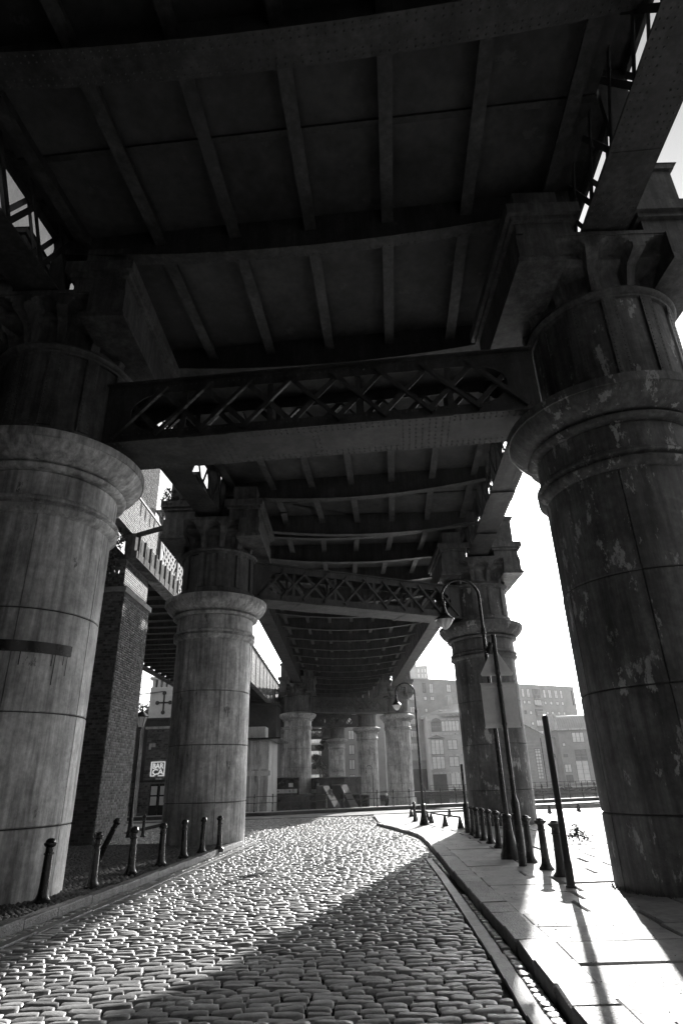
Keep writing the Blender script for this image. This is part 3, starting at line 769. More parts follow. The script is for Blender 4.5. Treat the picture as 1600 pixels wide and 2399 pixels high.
# steel deck and lattice parapet girders of the second viaduct
P2 = [(-8.5, 25.6), (-8.62, 35), (-8.87, 57.3), (-9.17, 87.0), (-9.5, 118)]
def second_truss(pts, label, zb, zt, bar, pitch, wd=.19, posts=True):
    t = thing('parapet_girder', label, 'girder', (0, 0, 0), 0, 'lattice parapet girders of the second viaduct')
    cum = [0]
    for a, b in zip(pts, pts[1:]): cum.append(cum[-1] + math.dist(a, b))
    def at(s):
        for k in range(len(pts) - 1):
            if s <= cum[k + 1] or k == len(pts) - 2:
                u = (s - cum[k]) / (cum[k + 1] - cum[k]); return lerp(pts[k], pts[k + 1], u)
    for k in range(len(pts) - 1):
        a, b = pts[k], pts[k + 1]
        for z, h, w_ in ((zb, .06, .5), (zb + .16, .22, .05), (zt, .06, .45), (zt - .14, .2, .05)):
            MB().bar((a[0], a[1], z), (b[0], b[1], z), w_, h).build('chord', M['truss'], t)
    lat = MB(); s = 0; H = zt - zb; run = H * .8; Ltot = cum[-1]
    nb = 0
    while s < Ltot - run:
        a = at(s); b = at(s + run)
        nm = MB().bar((a[0] + .03, a[1], zb + .1), (b[0] + .03, b[1], zt - .1), .02, wd); nm2 = MB().bar((b[0] - .03, b[1], zb + .1), (a[0] - .03, a[1], zt - .1), .02, wd)
        if nb < 140: nm.build('lattice_bar', bar, t); nm2.build('lattice_bar', bar, t)
        else:
            for q in (nm, nm2):
                o = len(lat.v); lat.v += q.v; lat.f += [tuple(o + i for i in f) for f in q.f]
        nb += 1; s += pitch
    if lat.v: lat.build('far_lattice', bar, t, kind='stuff')
    if posts:
        for k in range(len(pts) - 1):
            a, b = pts[k], pts[k + 1]
            for q in range(1, 5 if k else 1): MB().bar((a[0] - .08, a[1], zb + .35 + q * (H - .4) / 5), (b[0] - .08, b[1], zb + .35 + q * (H - .4) / 5), .03, .16).build('rail', bar, t)
        s = .5
        while s < Ltot:
            a = at(s); MB().box(a[0] - .09, a[0] + .09, a[1] - .09, a[1] + .09, zb + .03, zt + .38).build('post', M['truss'], t); s += 3.1
    return t
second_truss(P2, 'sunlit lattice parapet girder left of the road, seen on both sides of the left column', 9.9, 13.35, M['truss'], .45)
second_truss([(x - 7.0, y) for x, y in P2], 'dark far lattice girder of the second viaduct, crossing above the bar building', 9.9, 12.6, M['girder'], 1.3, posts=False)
d2 = thing('viaduct_deck', 'dark ribbed underside of the second viaduct, between the brick pier and the left column', 'bridge deck', (0, 0, 0))
for k in range(len(P2) - 1):
    a, b = P2[k], P2[k + 1]
    MB().quad_box([(a[0] - 6.8, a[1], 10.2), (a[0] - .3, a[1], 10.2), (b[0] - .3, b[1], 10.2), (b[0] - 6.8, b[1], 10.2), (a[0] - 6.8, a[1], 10.5), (a[0] - .3, a[1], 10.5), (b[0] - .3, b[1], 10.5), (b[0] - 6.8, b[1], 10.5)]).build('deck_plate', M['deck'], d2)
yy = 26.6
while yy < 116:
    x = -8.5 - max(0, (yy - 27)) * .0105
    MB().box(x - 6.8, x - .3, yy - .012, yy + .012, 9.95, 10.2).box(x - 6.8, x - .3, yy - .11, yy + .11, 9.92, 9.95).build('rib', M['girder'], d2); yy += 1.55
MB().bar((-9.2, 23.2, 10.95), (-5.6, 21.3, 11.0), .13, .16).build('tie_beam', M['girder'], d2)
MB().box(-8.72, -8.22, 22.5, 28.9, 9.9, 10.2).build('bearing_beam', M['bearing'], d2)
MB().box(-8.74, -8.36, 22.5, 28.9, 10.203, 10.94).build('bearing_plate', M['bearing'], d2)
for k in range(9): MB().box(-8.30, -8.20, 22.7 + k * .75, 22.78 + k * .75, 9.95, 10.9).build('web_stiffener', M['bearing'], d2)
d3 = thing('viaduct_deck', 'dark deck of the second viaduct over the brick pier, top left, with a tall wall added to block sky', 'bridge deck', (0, 0, 0))
MB().box(-15.5, -8.45, -40, 14.4, 10.2, 10.5).box(-15.5, -9.2, 14.401, 25.6, 10.2, 10.5).build('deck_plate', M['deck'], d3)
MB().box(-8.4, -8.0, -40, 14.4, 9.9, 19.5).build('parapet', M['girder'], d3); MB().box(-15.9, -15.55, -40, 25.5, 9.9, 12.6).build('parapet', M['girder'], d3)  # first wall added this tall to shut out the sky at upper left
for y0 in (72, 112):
    q = thing('brick_pier', 'dark far brick pier of the second viaduct behind the white cabin' if y0 == 72 else 'farthest dark brick pier of the second viaduct', 'bridge pier', (-9.0, y0, 0))
    MB().box(-8.5, .9, 0, 5, -2.9, 9.6).build('shaft', M['far_dark'], q); MB().box(-8.7, 1.1, -.2, 5.2, 9.602, 9.86).build('stone_band', M['far_dark'], q)
rw = thing('retaining_wall', 'high dark wall behind the bar building under the second viaduct', 'wall', (-17, 60, 0))
MB().box(-60, 0, 0, 2, -1, 7.2).build('face', M['far_dark'], rw); MB().box(-60, .1, -.1, 2.1, 7.202, 7.4).build('coping', M['far_dark'], rw)
# the turret column with its quatrefoil cross
tc = thing('turret_column', 'pale turret with a dark cross emblem, between the brick pier and the left column', 'column', (-21.7, 75, 0))
MB().lathe([(1.15, -1), (1.15, 8.3), (1.3, 8.35), (1.3, 8.5)], 24).build('shaft', M['iron_paint'], tc, True, 40)
MB().box(-1.6, 1.35, -1.4, 1.4, 8.502, 12.2).build('emblem_block', M['stone_pale'], tc)
m = MB()
for k in range(5): m.box(-1.45 + k * .62, -1.1 + k * .62, -1.35, 1.35, 12.202, 13.1)
m.build('battlement', M['stone_pale'], tc); MB().box(-1.75, 1.5, -1.5, 1.5, 13.102, 13.4).build('cap', M['stone_pale'], tc)
m = MB(); m.box(-.10, .10, -1.43, -1.402, 9.3, 11.5).box(-.75, .75, -1.43, -1.402, 10.3, 10.5)
for dx, dz in ((0, 1.1), (0, -1.1), (.75, 0), (-.75, 0)):
    b = len(m.v); n = 12
    for yv in (-1.44, -1.402):
        for i in range(n): m.v.append((dx + .24 * math.cos(2 * math.pi * i / n), yv, 10.4 + dz + .24 * math.sin(2 * math.pi * i / n)))
    m.f.append(tuple(b + i for i in range(n)))
    for i in range(n): m.f.append((b + i, b + (i + 1) % n, b + n + (i + 1) % n, b + n + i))
me = m.build('cross_emblem', M['black'], tc); me.location = (.1, 0, 0)
MB().tube([(-21.6, 73, 11.6), (-30, 76, 11.3)], .06).build('cable_beam', M['girder'], None)
tag(bpy.data.objects['cable_beam'], 'thin dark beam reaching left from the turret across the sky gap', 'beam')

# the bar building
bb = thing('bar_building', 'dark brick building with a white lettered sign and a glass double door', 'building', (-15.0, 45, 0))
MB().box(-1.5, 5, 0, 8, -.8, 1.75).box(.85, 5, .004, 7.99, 1.752, 5.2).build('wall', M['mortar'], bb)
brick_skin('bricks', bb, (.85, 0, 1.76), (1, 0, 0), (0, 0, 1), 2.6, 3.4, (0, -1, 0), lh=.11, lw=.33, gap=.02, skip=.02)
brick_skin('bricks', bb, (-.6, -.001, -.5), (1, 0, 0), (0, 0, 1), 1.95, 2.2, (0, -1, 0), lh=.11, lw=.33, gap=.02, skip=.02)
MB().box(.7, 5.1, -.12, 8, 5.202, 5.36).build('roof_edge', M['white'], bb)
MB().box(-1.6, 5.1, -.1, 0, 1.76, 1.88).build('lintel_band', M['seam'], bb)
for k in range(2):
    d_ = MB().box(1.42 + k * .62, 1.98 + k * .62, -.06, -.004, -.45, 1.62).build('door', M['black'], bb)
    for z0, z1 in ((.95, 1.5), (.32, .86), (-.3, .22)): MB().box(1.48 + k * .62, 1.90 + k * .62, -.07, -.061, z0, z1).build('pane', M['pane'] if z0 > .3 else M['pane_dark'], d_)
MB().box(1.05, 1.5, -.06, -.022, 4.0, 4.25).box(1.05, 1.2, -.06, -.022, 3.85, 4.0).build('alarm_box', M['white'], bb)
MB().box(1.72, 2.12, -.05, -.022, 1.9, 2.02).build('notice_plate', M['white'], bb)
MB().tube([(.55, -.35, -.5), (.52, -.35, 5.6)], .17, 14).build('drainpipe', M['iron_paint'], bb)
bs = thing('bar_sign', 'square white sign reading BARÇA on the dark brick wall', 'sign', (-13.68, 44.93, 2.12))
W_ = M['white'].copy(); W_.name = 'emissive_white_sign'; M['sign_glow'] = W_
_p = [n for n in W_.node_tree.nodes if n.type == 'BSDF_PRINCIPLED'][0]; _p.inputs['Emission Color'].default_value = (1, 1, 1, 1); _p.inputs['Emission Strength'].default_value = .28  # weak emission added to the white paint so the sign reads brighter
m = MB(); m.box(0, .07, -.03, .02, .06, .93).box(0, 1.0, -.03, .02, .94, 1.0).box(.94, 1.0, -.03, .02, .08, .939).box(.0, .3, -.03, .02, 0, .059).box(.55, 1.0, -.03, .02, .0, .059)
m.build('frame', W_, bs)
def letters(txt, x, z, size, parent, mat, sx=1.0):
    cu = bpy.data.curves.new('letters', 'FONT'); cu.body = txt; cu.size = size; cu.extrude = .012; cu.offset = .014
    ob = bpy.data.objects.new('letters_tmp', cu); COL.objects.link(ob); bpy.context.view_layer.update()
    me = bpy.data.meshes.new_from_object(ob.evaluated_get(bpy.context.evaluated_depsgraph_get())); bpy.data.objects.remove(ob)
    me.materials.clear(); me.materials.append(mat)
    return link('lettering', me, parent, (x, -.04, z), (R(90), 0, 0), scale=(sx, 1, 1))
letters('BAR', .12, .53, .50, bs, W_, .84); letters('ÇA', .14, .12, .52, bs, W_, 1.08)
bs.scale = (.98, 1, .93)

# white cabin, boats, stepped parapets beyond the railing
cb = thing('cabin', 'white panelled cabin with a thin flat roof, right of the left column', 'cabin', (-6.15, 50, 0))
MB().box(-5, 0, 0, 6, -2.1, 4.55).build('body', M['cream'], cb)
for xx in (-1.4, -.72, -.06): MB().box(xx - .05, xx + .06, -.06, 0, -1.0, 4.5).build('post', M['white'], cb)
MB().box(-5, .14, -.14, 0, 2.0, 2.35).build('band', M['white'], cb); MB().box(-5, .1, -.12, 0, -.9, -.45).build('skirt', M['white'], cb)
MB().box(-5, .95, -.9, 6, 4.56, 4.68).build('roof', M['black'], cb); MB().box(-2.2, -.4, .6, 2.4, 4.69, 5.6).build('roof_box', M['white'], cb)
for k in range(2): MB().box(-1.33 + k * .68, -.8 + k * .68, -.015, -.002, 2.45, 4.4).build('panel', M['white'], cb)
def boat(label, x, y, rz, L_, wbeam, zb, zt, group=None):
    t = thing('narrowboat', label, 'boat', (x, y, 0), rz, group)
    h = MB(); n = 12
    sec = []
    for k in range(n + 1):
        u = k / n; w_ = wbeam / 2 * (1 - max(0, (u - .82) / .18) ** 2 * .92); b = len(h.v)
        h.v += [(u * L_, -w_ * .85, -2.2), (u * L_, w_ * .85, -2.2), (u * L_, w_, zb), (u * L_, -w_, zb)]
        if k:
            for i in range(4): h.f.append((b - 4 + i, b - 4 + (i + 1) % 4, b + (i + 1) % 4, b + i))
    h.f += [(0, 1, 2, 3), tuple(n * 4 + i for i in (3, 2, 1, 0))]
    h.build('hull', M['boat_black'], t)
    MB().box(.3, L_ * .8, -wbeam * .4, wbeam * .4, zb + .002, zt).build('cabin_top', M['boat_black'], t)
    MB().box(.2, L_ * .82, -wbeam * .43, wbeam * .43, zt + .002, zt + .06).build('roof', M['slate'], t)
    st = MB().box(.4, L_ * .78, -wbeam * .415, -wbeam * .402, zb + .12, zb + .46).build('white_stripe', M['white'], t)
    x_ = .9
    while x_ < L_ * .75:
        MB().box(x_ - .10, x_ + .10, -wbeam * .424, -wbeam * .416, zb + .27, zb + .31).box(x_ - .02, x_ + .02, -wbeam * .425, -wbeam * .416, zb + .19, zb + .39).build('cross_mark', M['black'], st); x_ += 1.05
    for k in range(3): MB().box(1.2 + k * 1.9, 1.6 + k * 1.9, -wbeam * .42, -wbeam * .402, zb + .62, zb + .95).build('window', M['pane'], t)
    return t
boat('black narrowboat with a white crossed stripe, behind the railing left of the distant column', -10.5, 60.5, 0, 7.4, 2.1, .45, 1.85, 'narrowboats in the basin')
boat('black narrowboat slanting down behind the stepped walls, right of the distant left column', -4.6, 66, R(-62), 13, 2.1, .35, 1.75, 'narrowboats in the basin')
def step_wall(label, pts, th, loc):
    t = thing('parapet_wall', label, 'wall', loc, 0, 'stepped parapet walls of the basin bridge')
    (x0, y0, z0), (x1, y1, z1), (x2, y2, z2) = pts
    for (a, b) in (((x0, y0, z0), (x1, y1, z1)), ((x1, y1, z1), (x2, y2, z2))):
        d = Vector((b[0] - a[0], b[1] - a[1], 0)).normalized(); s = Vector((-d.y, d.x, 0)) * th / 2
        P = []
        for z in (None, 1):
            for q, sg in ((a, -1), (b, -1), (b, 1), (a, 1)): P.append((q[0] + s.x * sg, q[1] + s.y * sg, -2.4 if z is None else q[2]))
        MB().quad_box(P).build('wall', M['far_dark'], t)
        P2_ = [(p[0], p[1], (q[2] + .003)) for p, q in zip(P[4:], (a, b, b, a))]; P3_ = [(p[0], p[1], p[2] + .09) for p in P2_]
        MB().quad_box(P2_ + P3_).build('coping', M['kerb_dark'], t)
    return t
step_wall('left one of two sloping dark parapet walls behind the railing', [(-2.6, 54.6, 1.05), (-1.95, 54, 1.05), (-.92, 49, -.35)], .5, (0, 0, 0))
step_wall('right, bigger one of two sloping dark parapet walls behind the railing', [(-1.35, 54.2, 1.1), (-.5, 54, 1.1), (.3, 49, -.3)], .55, (0, 0, 0))
mb_ = thing('cabin_cruiser', 'white canopied boat between the two small far columns and the sunlit one', 'boat', (6.2, 88, 0))
MB().box(0, 2.6, 0, 6, -2.2, -.9).build('hull', M['white'], mb_); MB().box(.1, 2.2, .3, 5, -.898, .75).build('cabin_top', M['black'], mb_); MB().box(0, 2.3, .1, 5.2, .752, .95).build('roof', M['white'], mb_)

# ================================================================ railing
def plinth(x): 
    for (a, b), (c, d) in zip(PL, PL[1:]):
        if x <= c: return b + (d - b) * (x - a) / (c - a)
    return PL[-1][1]
rl = thing('iron_railing', 'long black iron railing with ball-topped posts along the canal edge', 'railing', (0, 0, 0))
post = MB().lathe([(.05, 0), (.05, .05), (.028, .08), (.028, .40), (.05, .43), (.05, .50), (.028, .53), (.026, .76), (.05, .79), (.05, .86), (.03, .885), (.045, .92), (.045, .955), (.02, .985), (0, .99)], 10).mesh('post', M['black'], True, 50)
x = -8.0; pts = []
while x < 33.5:
    y_ = plinth(x) + .2; pts.append((x, y_)); link('post', post, rl, (x, y_, -.09)); x += 1.085
for z in (.40, .75):
    for a, b in zip(pts, pts[1:]): MB().tube([(*a, z), (*b, z)], .019, 6, False).build('rail', M['black'], rl)

# ================================================================ bollards
def on(x, y):                                            # shift a foot from the road plane onto the raised footway
    k = (1.6 - .105 - gz(y)) / (1.6 - gz(y)); return x * k, y * k
def bollard_proto(name, label, paint, wide=1.0, head='ball'):
    t = thing(name, label, 'bollard', (0, 0, 0))
    w_ = wide
    MB().lathe([(.12 * w_, -.05), (.12 * w_, .03), (.105 * w_, .045), (.085 * w_, .075), (.072 * w_, .12), (.066 * w_, .18)], 20).build('base', M[paint], t, True, 45)
    fl = MB(); n = 40; zs = [.18, .30, .45, .60]
    for z in zs:
        r0 = .064 * w_ - (z - .18) * .022
        for i in range(n): a = 2 * math.pi * i / n; r = r0 * (1 - .035 * (i % 4 == 0)); fl.v.append((r * math.cos(a), r * math.sin(a), z))
    for j in range(3):
        for i in range(n): fl.f.append((j * n + i, j * n + (i + 1) % n, (j + 1) * n + (i + 1) % n, (j + 1) * n + i))
    fl.build('shaft', M[paint], t, True, 60)
    MB().lathe([(.054 * w_, .60), (.068 * w_, .606), (.070 * w_, .622), (.056 * w_, .635), (.054 * w_, .70), (.060 * w_, .705)], 20).build('collar', M[paint], t, True, 45)
    if head == 'ball': MB().lathe([(.058 * w_, .705), (.072 * w_, .715), (.084 * w_, .735), (.086 * w_, .755), (.070 * w_, .765), (.066 * w_, .785), (.05 * w_, .808), (.02 * w_, .82), (0, .822)], 20).build('cap', M[paint], t, True, 50)
    else: MB().lathe([(.06 * w_, .705), (.09 * w_, .73), (.102 * w_, .75), (.10 * w_, .765), (.06 * w_, .78), (.05 * w_, .80), (0, .812)], 20).build('cap', M[paint], t, True, 50)
    return t
pl_ = bollard_proto('street_bollard', 'nearest left bollard, standing in front of the huge pale column', 'black', 1.05)
GL = 'black bollards along the left kerb'; pl_['group'] = GL
Lb = [(-4.74, 10.72), (-4.58, 12.26), (-4.48, 14.03), (-4.30, 15.53), (-4.21, 17.21), (-4.05, 18.54), (-3.74, 19.36)]
Ll = [None, 'second left bollard, with a leaning post showing above its head', 'third left bollard, in front of the foot of the brick pier', 'fourth left bollard, before the dark left edge of the iron column',
      'fifth left bollard, against the dark face of the iron column', 'sixth left bollard, second last before the kerb ends', 'last and smallest left bollard where the kerb ends']
for i, (x, y) in enumerate(Lb):
    X, Y = on(x, y); o = pl_ if i == 0 else dup(pl_, label=Ll[i])
    o.location = (X, Y, gz(Y) + .1); o.rotation_euler = (R(random.uniform(-2, 2)), R(random.uniform(-2.2, 2.2)), 0)
o = dup(pl_, (-5.85, 15.8, gz(15.8) + .1), rot=(0, R(24), 0), label='bollard knocked over sideways behind the second left bollard', scale=(1, 1, 1.2))
o = dup(pl_, (-8.1, 26.4, gz(26.4) - .02), label='small far bollard on the stone path beside the brick pier', rot=(0, 0, 0))
pr_ = bollard_proto('plaza_bollard', 'bollard nearest the camera on the right, worn, touching the plain leaning pole', 'black_worn', 1.12, 'cap')
GR = 'black bollards along the right footway'; pr_['group'] = GR
X, Y = on(3.56, 11.87); pr_.location = (X, Y, gz(Y) + .1); pr_.rotation_euler = (0, R(.5), 1)
Rb = [(3.61, 12.91, 'second right bollard, standing alone on the bright flags beside the worn one'), (3.66, 14.18, 'third right bollard, just right of the signpost foot'), (3.67, 15.32, 'fourth right bollard, between the lamp foot and the signpost'),
      (3.74, 16.4, 'fifth right bollard, half hidden behind the flared lamp foot'), (3.77, 17.52, 'sixth right bollard, first one left of the flared lamp foot'), (3.82, 18.76, 'seventh right bollard, second one left of the flared lamp foot'),
      (3.84, 19.79, 'eighth right bollard, third one left of the flared lamp foot'), (3.89, 20.92, 'ninth right bollard, fourth one left of the flared lamp foot'), (4.00, 22.29, 'farthest right bollard, beside the tall thin post')]
pb_ = bollard_proto('plaza_bollard', Rb[0][2], 'black', 1.08, 'cap'); pb_['group'] = GR
for i, (x, y, lb) in enumerate(Rb):
    X, Y = on(x, y); o = pb_ if i == 0 else dup(pb_, label=lb); o.location = (X, Y, gz(Y) + .1); o.rotation_euler = (R(random.uniform(-1.6, 1.6)), R(random.uniform(-1.6, 1.6)), 0)
sb = dup(pl_, (*on(3.07, 32.2), -.25), label='lone small bollard left of the far street lamp', rot=(0, 0, 0)); sb['group'] = 'black bollards on the sunlit paving'
tp = thing('steel_post', 'tall thin dark post at the far end of the right bollards', 'post', (*on(4.0, 23.23), gz(22) + .1))
MB().lathe([(.10, -.05), (.10, .8), (.075, .86), (.045, .9), (.045, 2.05), (0, 2.06)], 14).build('shaft', M['black'], tp, True, 50)
tp2 = thing('steel_pole', 'plain dark pole with a rounded top, tallest beside the worn right bollard', 'post', (*on(3.34, 10.75), gz(10) + .1))
MB().lathe([(.058, -.05), (.058, .32), (.05, .33), (.047, 2.31), (.03, 2.345), (0, 2.35)], 16).build('shaft', M['black_worn'], tp2, True, 50)
MB().lathe([(.075, .0), (.075, .02), (.058, .03)], 16).build('foot_collar', M['black_worn'], tp2, True, 50)

# ================================================================ street lamps
def swan_lamp(label, x, y, z, s=1.0, group='swan-neck street lamps'):
    t = thing('street_lamp', label, 'street lamp', (x, y, z), 0, group)
    MB().lathe([(.20, -.05), (.20, .10), (.185, .12), (.16, .20), (.125, .34), (.10, .52), (.088, .70), (.085, .74), (.10, .75), (.10, .80), (.06, .82)], 24).build('base', M['black'], t, True, 45)
    pts = [(0, 0, .8), (0, 0, 2.6), (0, 0, 4.6)]; rr = [.055, .048, .042]
    MB().tube(pts, rr, 14).build('pole', M['black'], t, True, 60)
    MB().lathe([(.042, 4.50), (.062, 4.56), (.062, 4.62), (.038, 4.70)], 14).build('pole_collar', M['black'], t, True, 50)
    c = Vector((-.44, 0, 5.42)); r = .44; arc = [(0, 0, 4.6), (0, 0, 5.0), (0, 0, 5.42)]
    for k in range(1, 13):
        th = math.pi * k / 12; arc.append((c.x + r * math.cos(th), 0, c.z + r * .98 * math.sin(th)))
    arc += [(-.875, 0, 5.3), (-.86, 0, 5.16)]
    MB().tube(arc, [.036] * 3 + [.034 - .0008 * k for k in range(12)] + [.022, .022], 12).build('swan_neck', M['black'], t, True, 60)
    hd = MB().lathe([(.0, .18), (.045, .18), (.055, .15), (.045, .13), (.05, .02), (.075, -.08), (.13, -.17), (.205, -.235), (.225, -.25), (.225, -.275), (.20, -.275)], 28, c=(-.86, 0, 5.16)).build('lamp_hood', M['black'], t, True, 50)
    MB().lathe([(.198, -.268), (.185, -.30), (.15, -.37), (.095, -.44), (.04, -.49), (0, -.50)], 28, c=(-.86, 0, 5.16)).build('glass_bowl', M['bowl'], hd, True, 60)
    MB().lathe([(.06, -.24), (.06, -.34), (.0, -.36)], 12, c=(-.86, 0, 5.16)).build('lamp_bulb', M['white'], hd, True, 60)
    t.scale = (s, s, s); return t
X, Y = on(3.4, 14.75)
swan_lamp('tall swan-neck street lamp with glass bowl, its flared foot among the right bollards', X, Y, gz(Y) + .1, 1.0)
X, Y = on(3.12, 28.72)
swan_lamp('smaller swan-neck street lamp farther up the footway near the low barriers', X, Y, gz(Y) + .1, .95)
o = swan_lamp('tiny swan-neck lamp beyond the railing, in front of the small far column', 2.0, 56, -1.25, .72); o.scale = (.62, .62, .66)
ll = thing('street_lantern', 'old lantern post standing against the right edge of the brick pier', 'street lamp', (-8.62, 26.4, gz(26.4) - .02))
MB().lathe([(.17, -.1), (.15, .1), (.11, .3), (.085, .6), (.07, .9), (.05, 1.0), (.04, 2.4), (.035, 4.0)], 16).build('pole', M['black'], ll, True, 50)
MB().lathe([(.02, 4.0), (.06, 4.05), (.05, 4.1)], 12).build('pole_collar', M['black'], ll, True, 50)
fr = MB()
for k in range(4):
    a = R(45 + 90 * k); fr.bar((.13 * math.cos(a), .13 * math.sin(a), 4.1), (.25 * math.cos(a), .25 * math.sin(a), 4.5), .02, .02)
fr.build('lantern_frame', M['black'], ll)
MB().lathe([(.12, 4.1), (.235, 4.49)], 4).build('lantern_glass', M['bowl'], ll)
MB().lathe([(.30, 4.5), (.30, 4.53), (.12, 4.68), (.05, 4.72), (.03, 4.8), (.02, 5.1), (0, 5.15)], 8).build('lantern_roof', M['black'], ll)

# ================================================================ sign post
X, Y = on(3.32, 13.5); zb_ = gz(Y) + .1
sp = thing('sign_post', 'dark signpost carrying the backs of a triangular and a rectangular sign', 'sign', (X, Y, zb_))
MB().lathe([(.075, -.05), (.075, 1.06), (.05, 1.14), (.045, 1.2), (.045, 4.02), (.05, 4.03), (.05, 4.24), (0, 4.25)], 18).build('post', M['black'], sp, True, 45)
r0 = 2.47 - zb_; r1 = 3.30 - zb_
rs = MB().box(-.365, .335, .062, .068, r0, r1).build('rectangular_sign', M['sign_back'], sp)
MB().box(-.36, .33, .03, .0615, r1 - .07, r1 - .02).build('channel', M['sign_back'], rs); MB().box(-.36, .33, .03, .0615, r0 + .03, r0 + .075).build('channel', M['sign_back'], rs)
MB().box(-.375, .345, .058, .075, r1 + .001, r1 + .022).build('edge_trim', M['sign_back'], rs); MB().box(-.375, .345, .058, .075, r0 - .022, r0 - .001).build('edge_trim', M['sign_back'], rs)
t0 = 3.46 - zb_; t1 = 4.02 - zb_
ts = MB().prism([(-.32, t0), (.30, t0), (.325, t0 + .04), (.02, t1), (-.04, t1), (-.345, t0 + .04)], 'y', .062, .068).build('triangular_sign', M['sign_back'], sp)
MB().box(-.30, .28, .03, .0615, t0 + .02, t0 + .065).build('channel', M['sign_back'], ts)
for z in (r1 - .045, r0 + .05, t0 + .04): MB().lathe([(.052, z - .02), (.052, z + .02)], 14).build('clamp', M['black'], sp)
MB().lathe([(.0, .10), (.05, .09), (.06, .0), (.085, -.13), (.08, -.14)], 16, c=(0, 0, 0)).build('spotlight', M['black'], sp, True, 50)
slt = bpy.data.objects['spotlight']; slt.location = (-.11, -.05, 3.98); slt.rotation_euler = (R(12), R(-18) * -1, 0)
MB().lathe([(0, -.13), (.078, -.132)], 16).build('spotlight_lens', M['white'], slt)

# ================================================================ low barriers with wedge feet
def wedge(parent, x, y, z, h=.4, ang=0):
    m = MB(); a, b = .035, .12
    m.quad_box([(-b, -.03, 0), (b, -.03, 0), (b, .03, 0), (-b, .03, 0), (-a, -.03, h), (a, -.03, h), (a, .03, h), (-a, .03, h)])
    return link('foot', m.mesh('foot', M['black']), parent, (x, y, z), (0, 0, ang))
def barrier(label, P, h=.38):
    t = thing('low_barrier', label, 'barrier', (0, 0, 0), 0, 'low steel barriers with wedge feet')
    for x, y in P: wedge(t, x, y, gz(y) + .1, h)
    for (a, b) in zip(P, P[1:]): MB().tube([(a[0], a[1], gz(a[1]) + .1 + h), (b[0], b[1], gz(b[1]) + .1 + h)], .035, 8).build('rail', M['black'], t)
    return t
barrier('nearest low barrier with three wedge feet, right of the far street lamp', [on(3.62, 30.3), on(3.86, 27.65), on(4.13, 25.5)])
barrier('low barrier just behind the far street lamp', [on(3.2, 33.2), on(3.75, 32.9)])
barrier('long low barrier in front of the railing, left of the big dark column', [on(3.3, 36.6), on(5.24, 35.6), on(7.6, 36.4)], .34)
barrier('long low barrier right of the big dark column, on the bright paving', [on(8.4, 35.9), on(10.68, 36.1), on(12.56, 37.0), on(14.6, 38.0)], .36)

# fallen leafy twig
lf = MB(); random.seed(3)
for k in range(190):
    a = random.uniform(0, 6.28); r_ = abs(random.gauss(0, .17)); hx = r_ * math.cos(a) * 1.25; hy = r_ * math.sin(a) * .8; hz = random.uniform(.02, .16) + max(0, .22 - r_) * random.random() * 1.6
    d1 = Vector((random.uniform(-1, 1), random.uniform(-1, 1), random.uniform(-.6, .9))).normalized(); d2_ = d1.orthogonal().normalized(); s = random.uniform(.03, .055); c = Vector((hx, hy, hz)); b = len(lf.v)
    lf.v += [tuple(c - d1 * s), tuple(c + d2_ * s * .55), tuple(c + d1 * s), tuple(c - d2_ * s * .55)]; lf.f.append((b, b + 1, b + 2, b + 3))
tw = thing('leafy_twig', 'small heap of dark leaves lying on the bright paving', 'leaves', (5.68, 17.2, gz(17.2) + .11))
me = bpy.data.meshes.new('leaves'); me.from_pydata(lf.v, [], lf.f); me.update(); me.materials.append(M['leaf_dead']); link('leaves', me, tw, kind='stuff')
MB().tube([(-.2, 0, .02), (0, .03, .08), (.05, 0, .26)], .008, 5).build('stem', M['bark'], tw)

# grit, leaves and litter gathered in the gutters and along the kerbs
gr = MB(); rg = random.Random(11)
def chip(x, y, z, sz):
    b = len(gr.v); a = rg.uniform(0, 6.28); t_ = rg.uniform(-.4, .4)
    for q in range(4):
        aa = a + q * 1.57 + rg.uniform(-.4, .4); gr.v.append((x + sz * math.cos(aa), y + sz * math.sin(aa) * .8, z + t_ * sz * math.cos(aa)))
    gr.v.append((x, y, z + sz * .5)); gr.f += [(b, b + 1, b + 4), (b + 1, b + 2, b + 4), (b + 2, b + 3, b + 4), (b + 3, b, b + 4)]
for k in range(2600):
    y = 3.2 + 18 * rg.random() ** 1.5; sd_ = rg.random()
    if sd_ < .35: x = interp(LK, y) + abs(rg.gauss(0, .10)) + .01; z = gz(y) + .004
    elif sd_ < .55: x = interp(RK, y) - abs(rg.gauss(0, .07)) - .01; z = gz(y) + .004
    elif sd_ < .75: x = rg.uniform(interp(LK, y), interp(RK, y)); z = gz(y) + .002
    else: x = interp(RK, y) + .33 + abs(rg.gauss(0, 1.6)); z = gz(y) + .112
    chip(x, y, z, rg.uniform(.004, .014))
me = bpy.data.meshes.new('street_grit'); me.from_pydata(gr.v, [], gr.f); me.update(); me.materials.append(M['leaf_dead']); link('street_grit', me, None, kind='stuff')
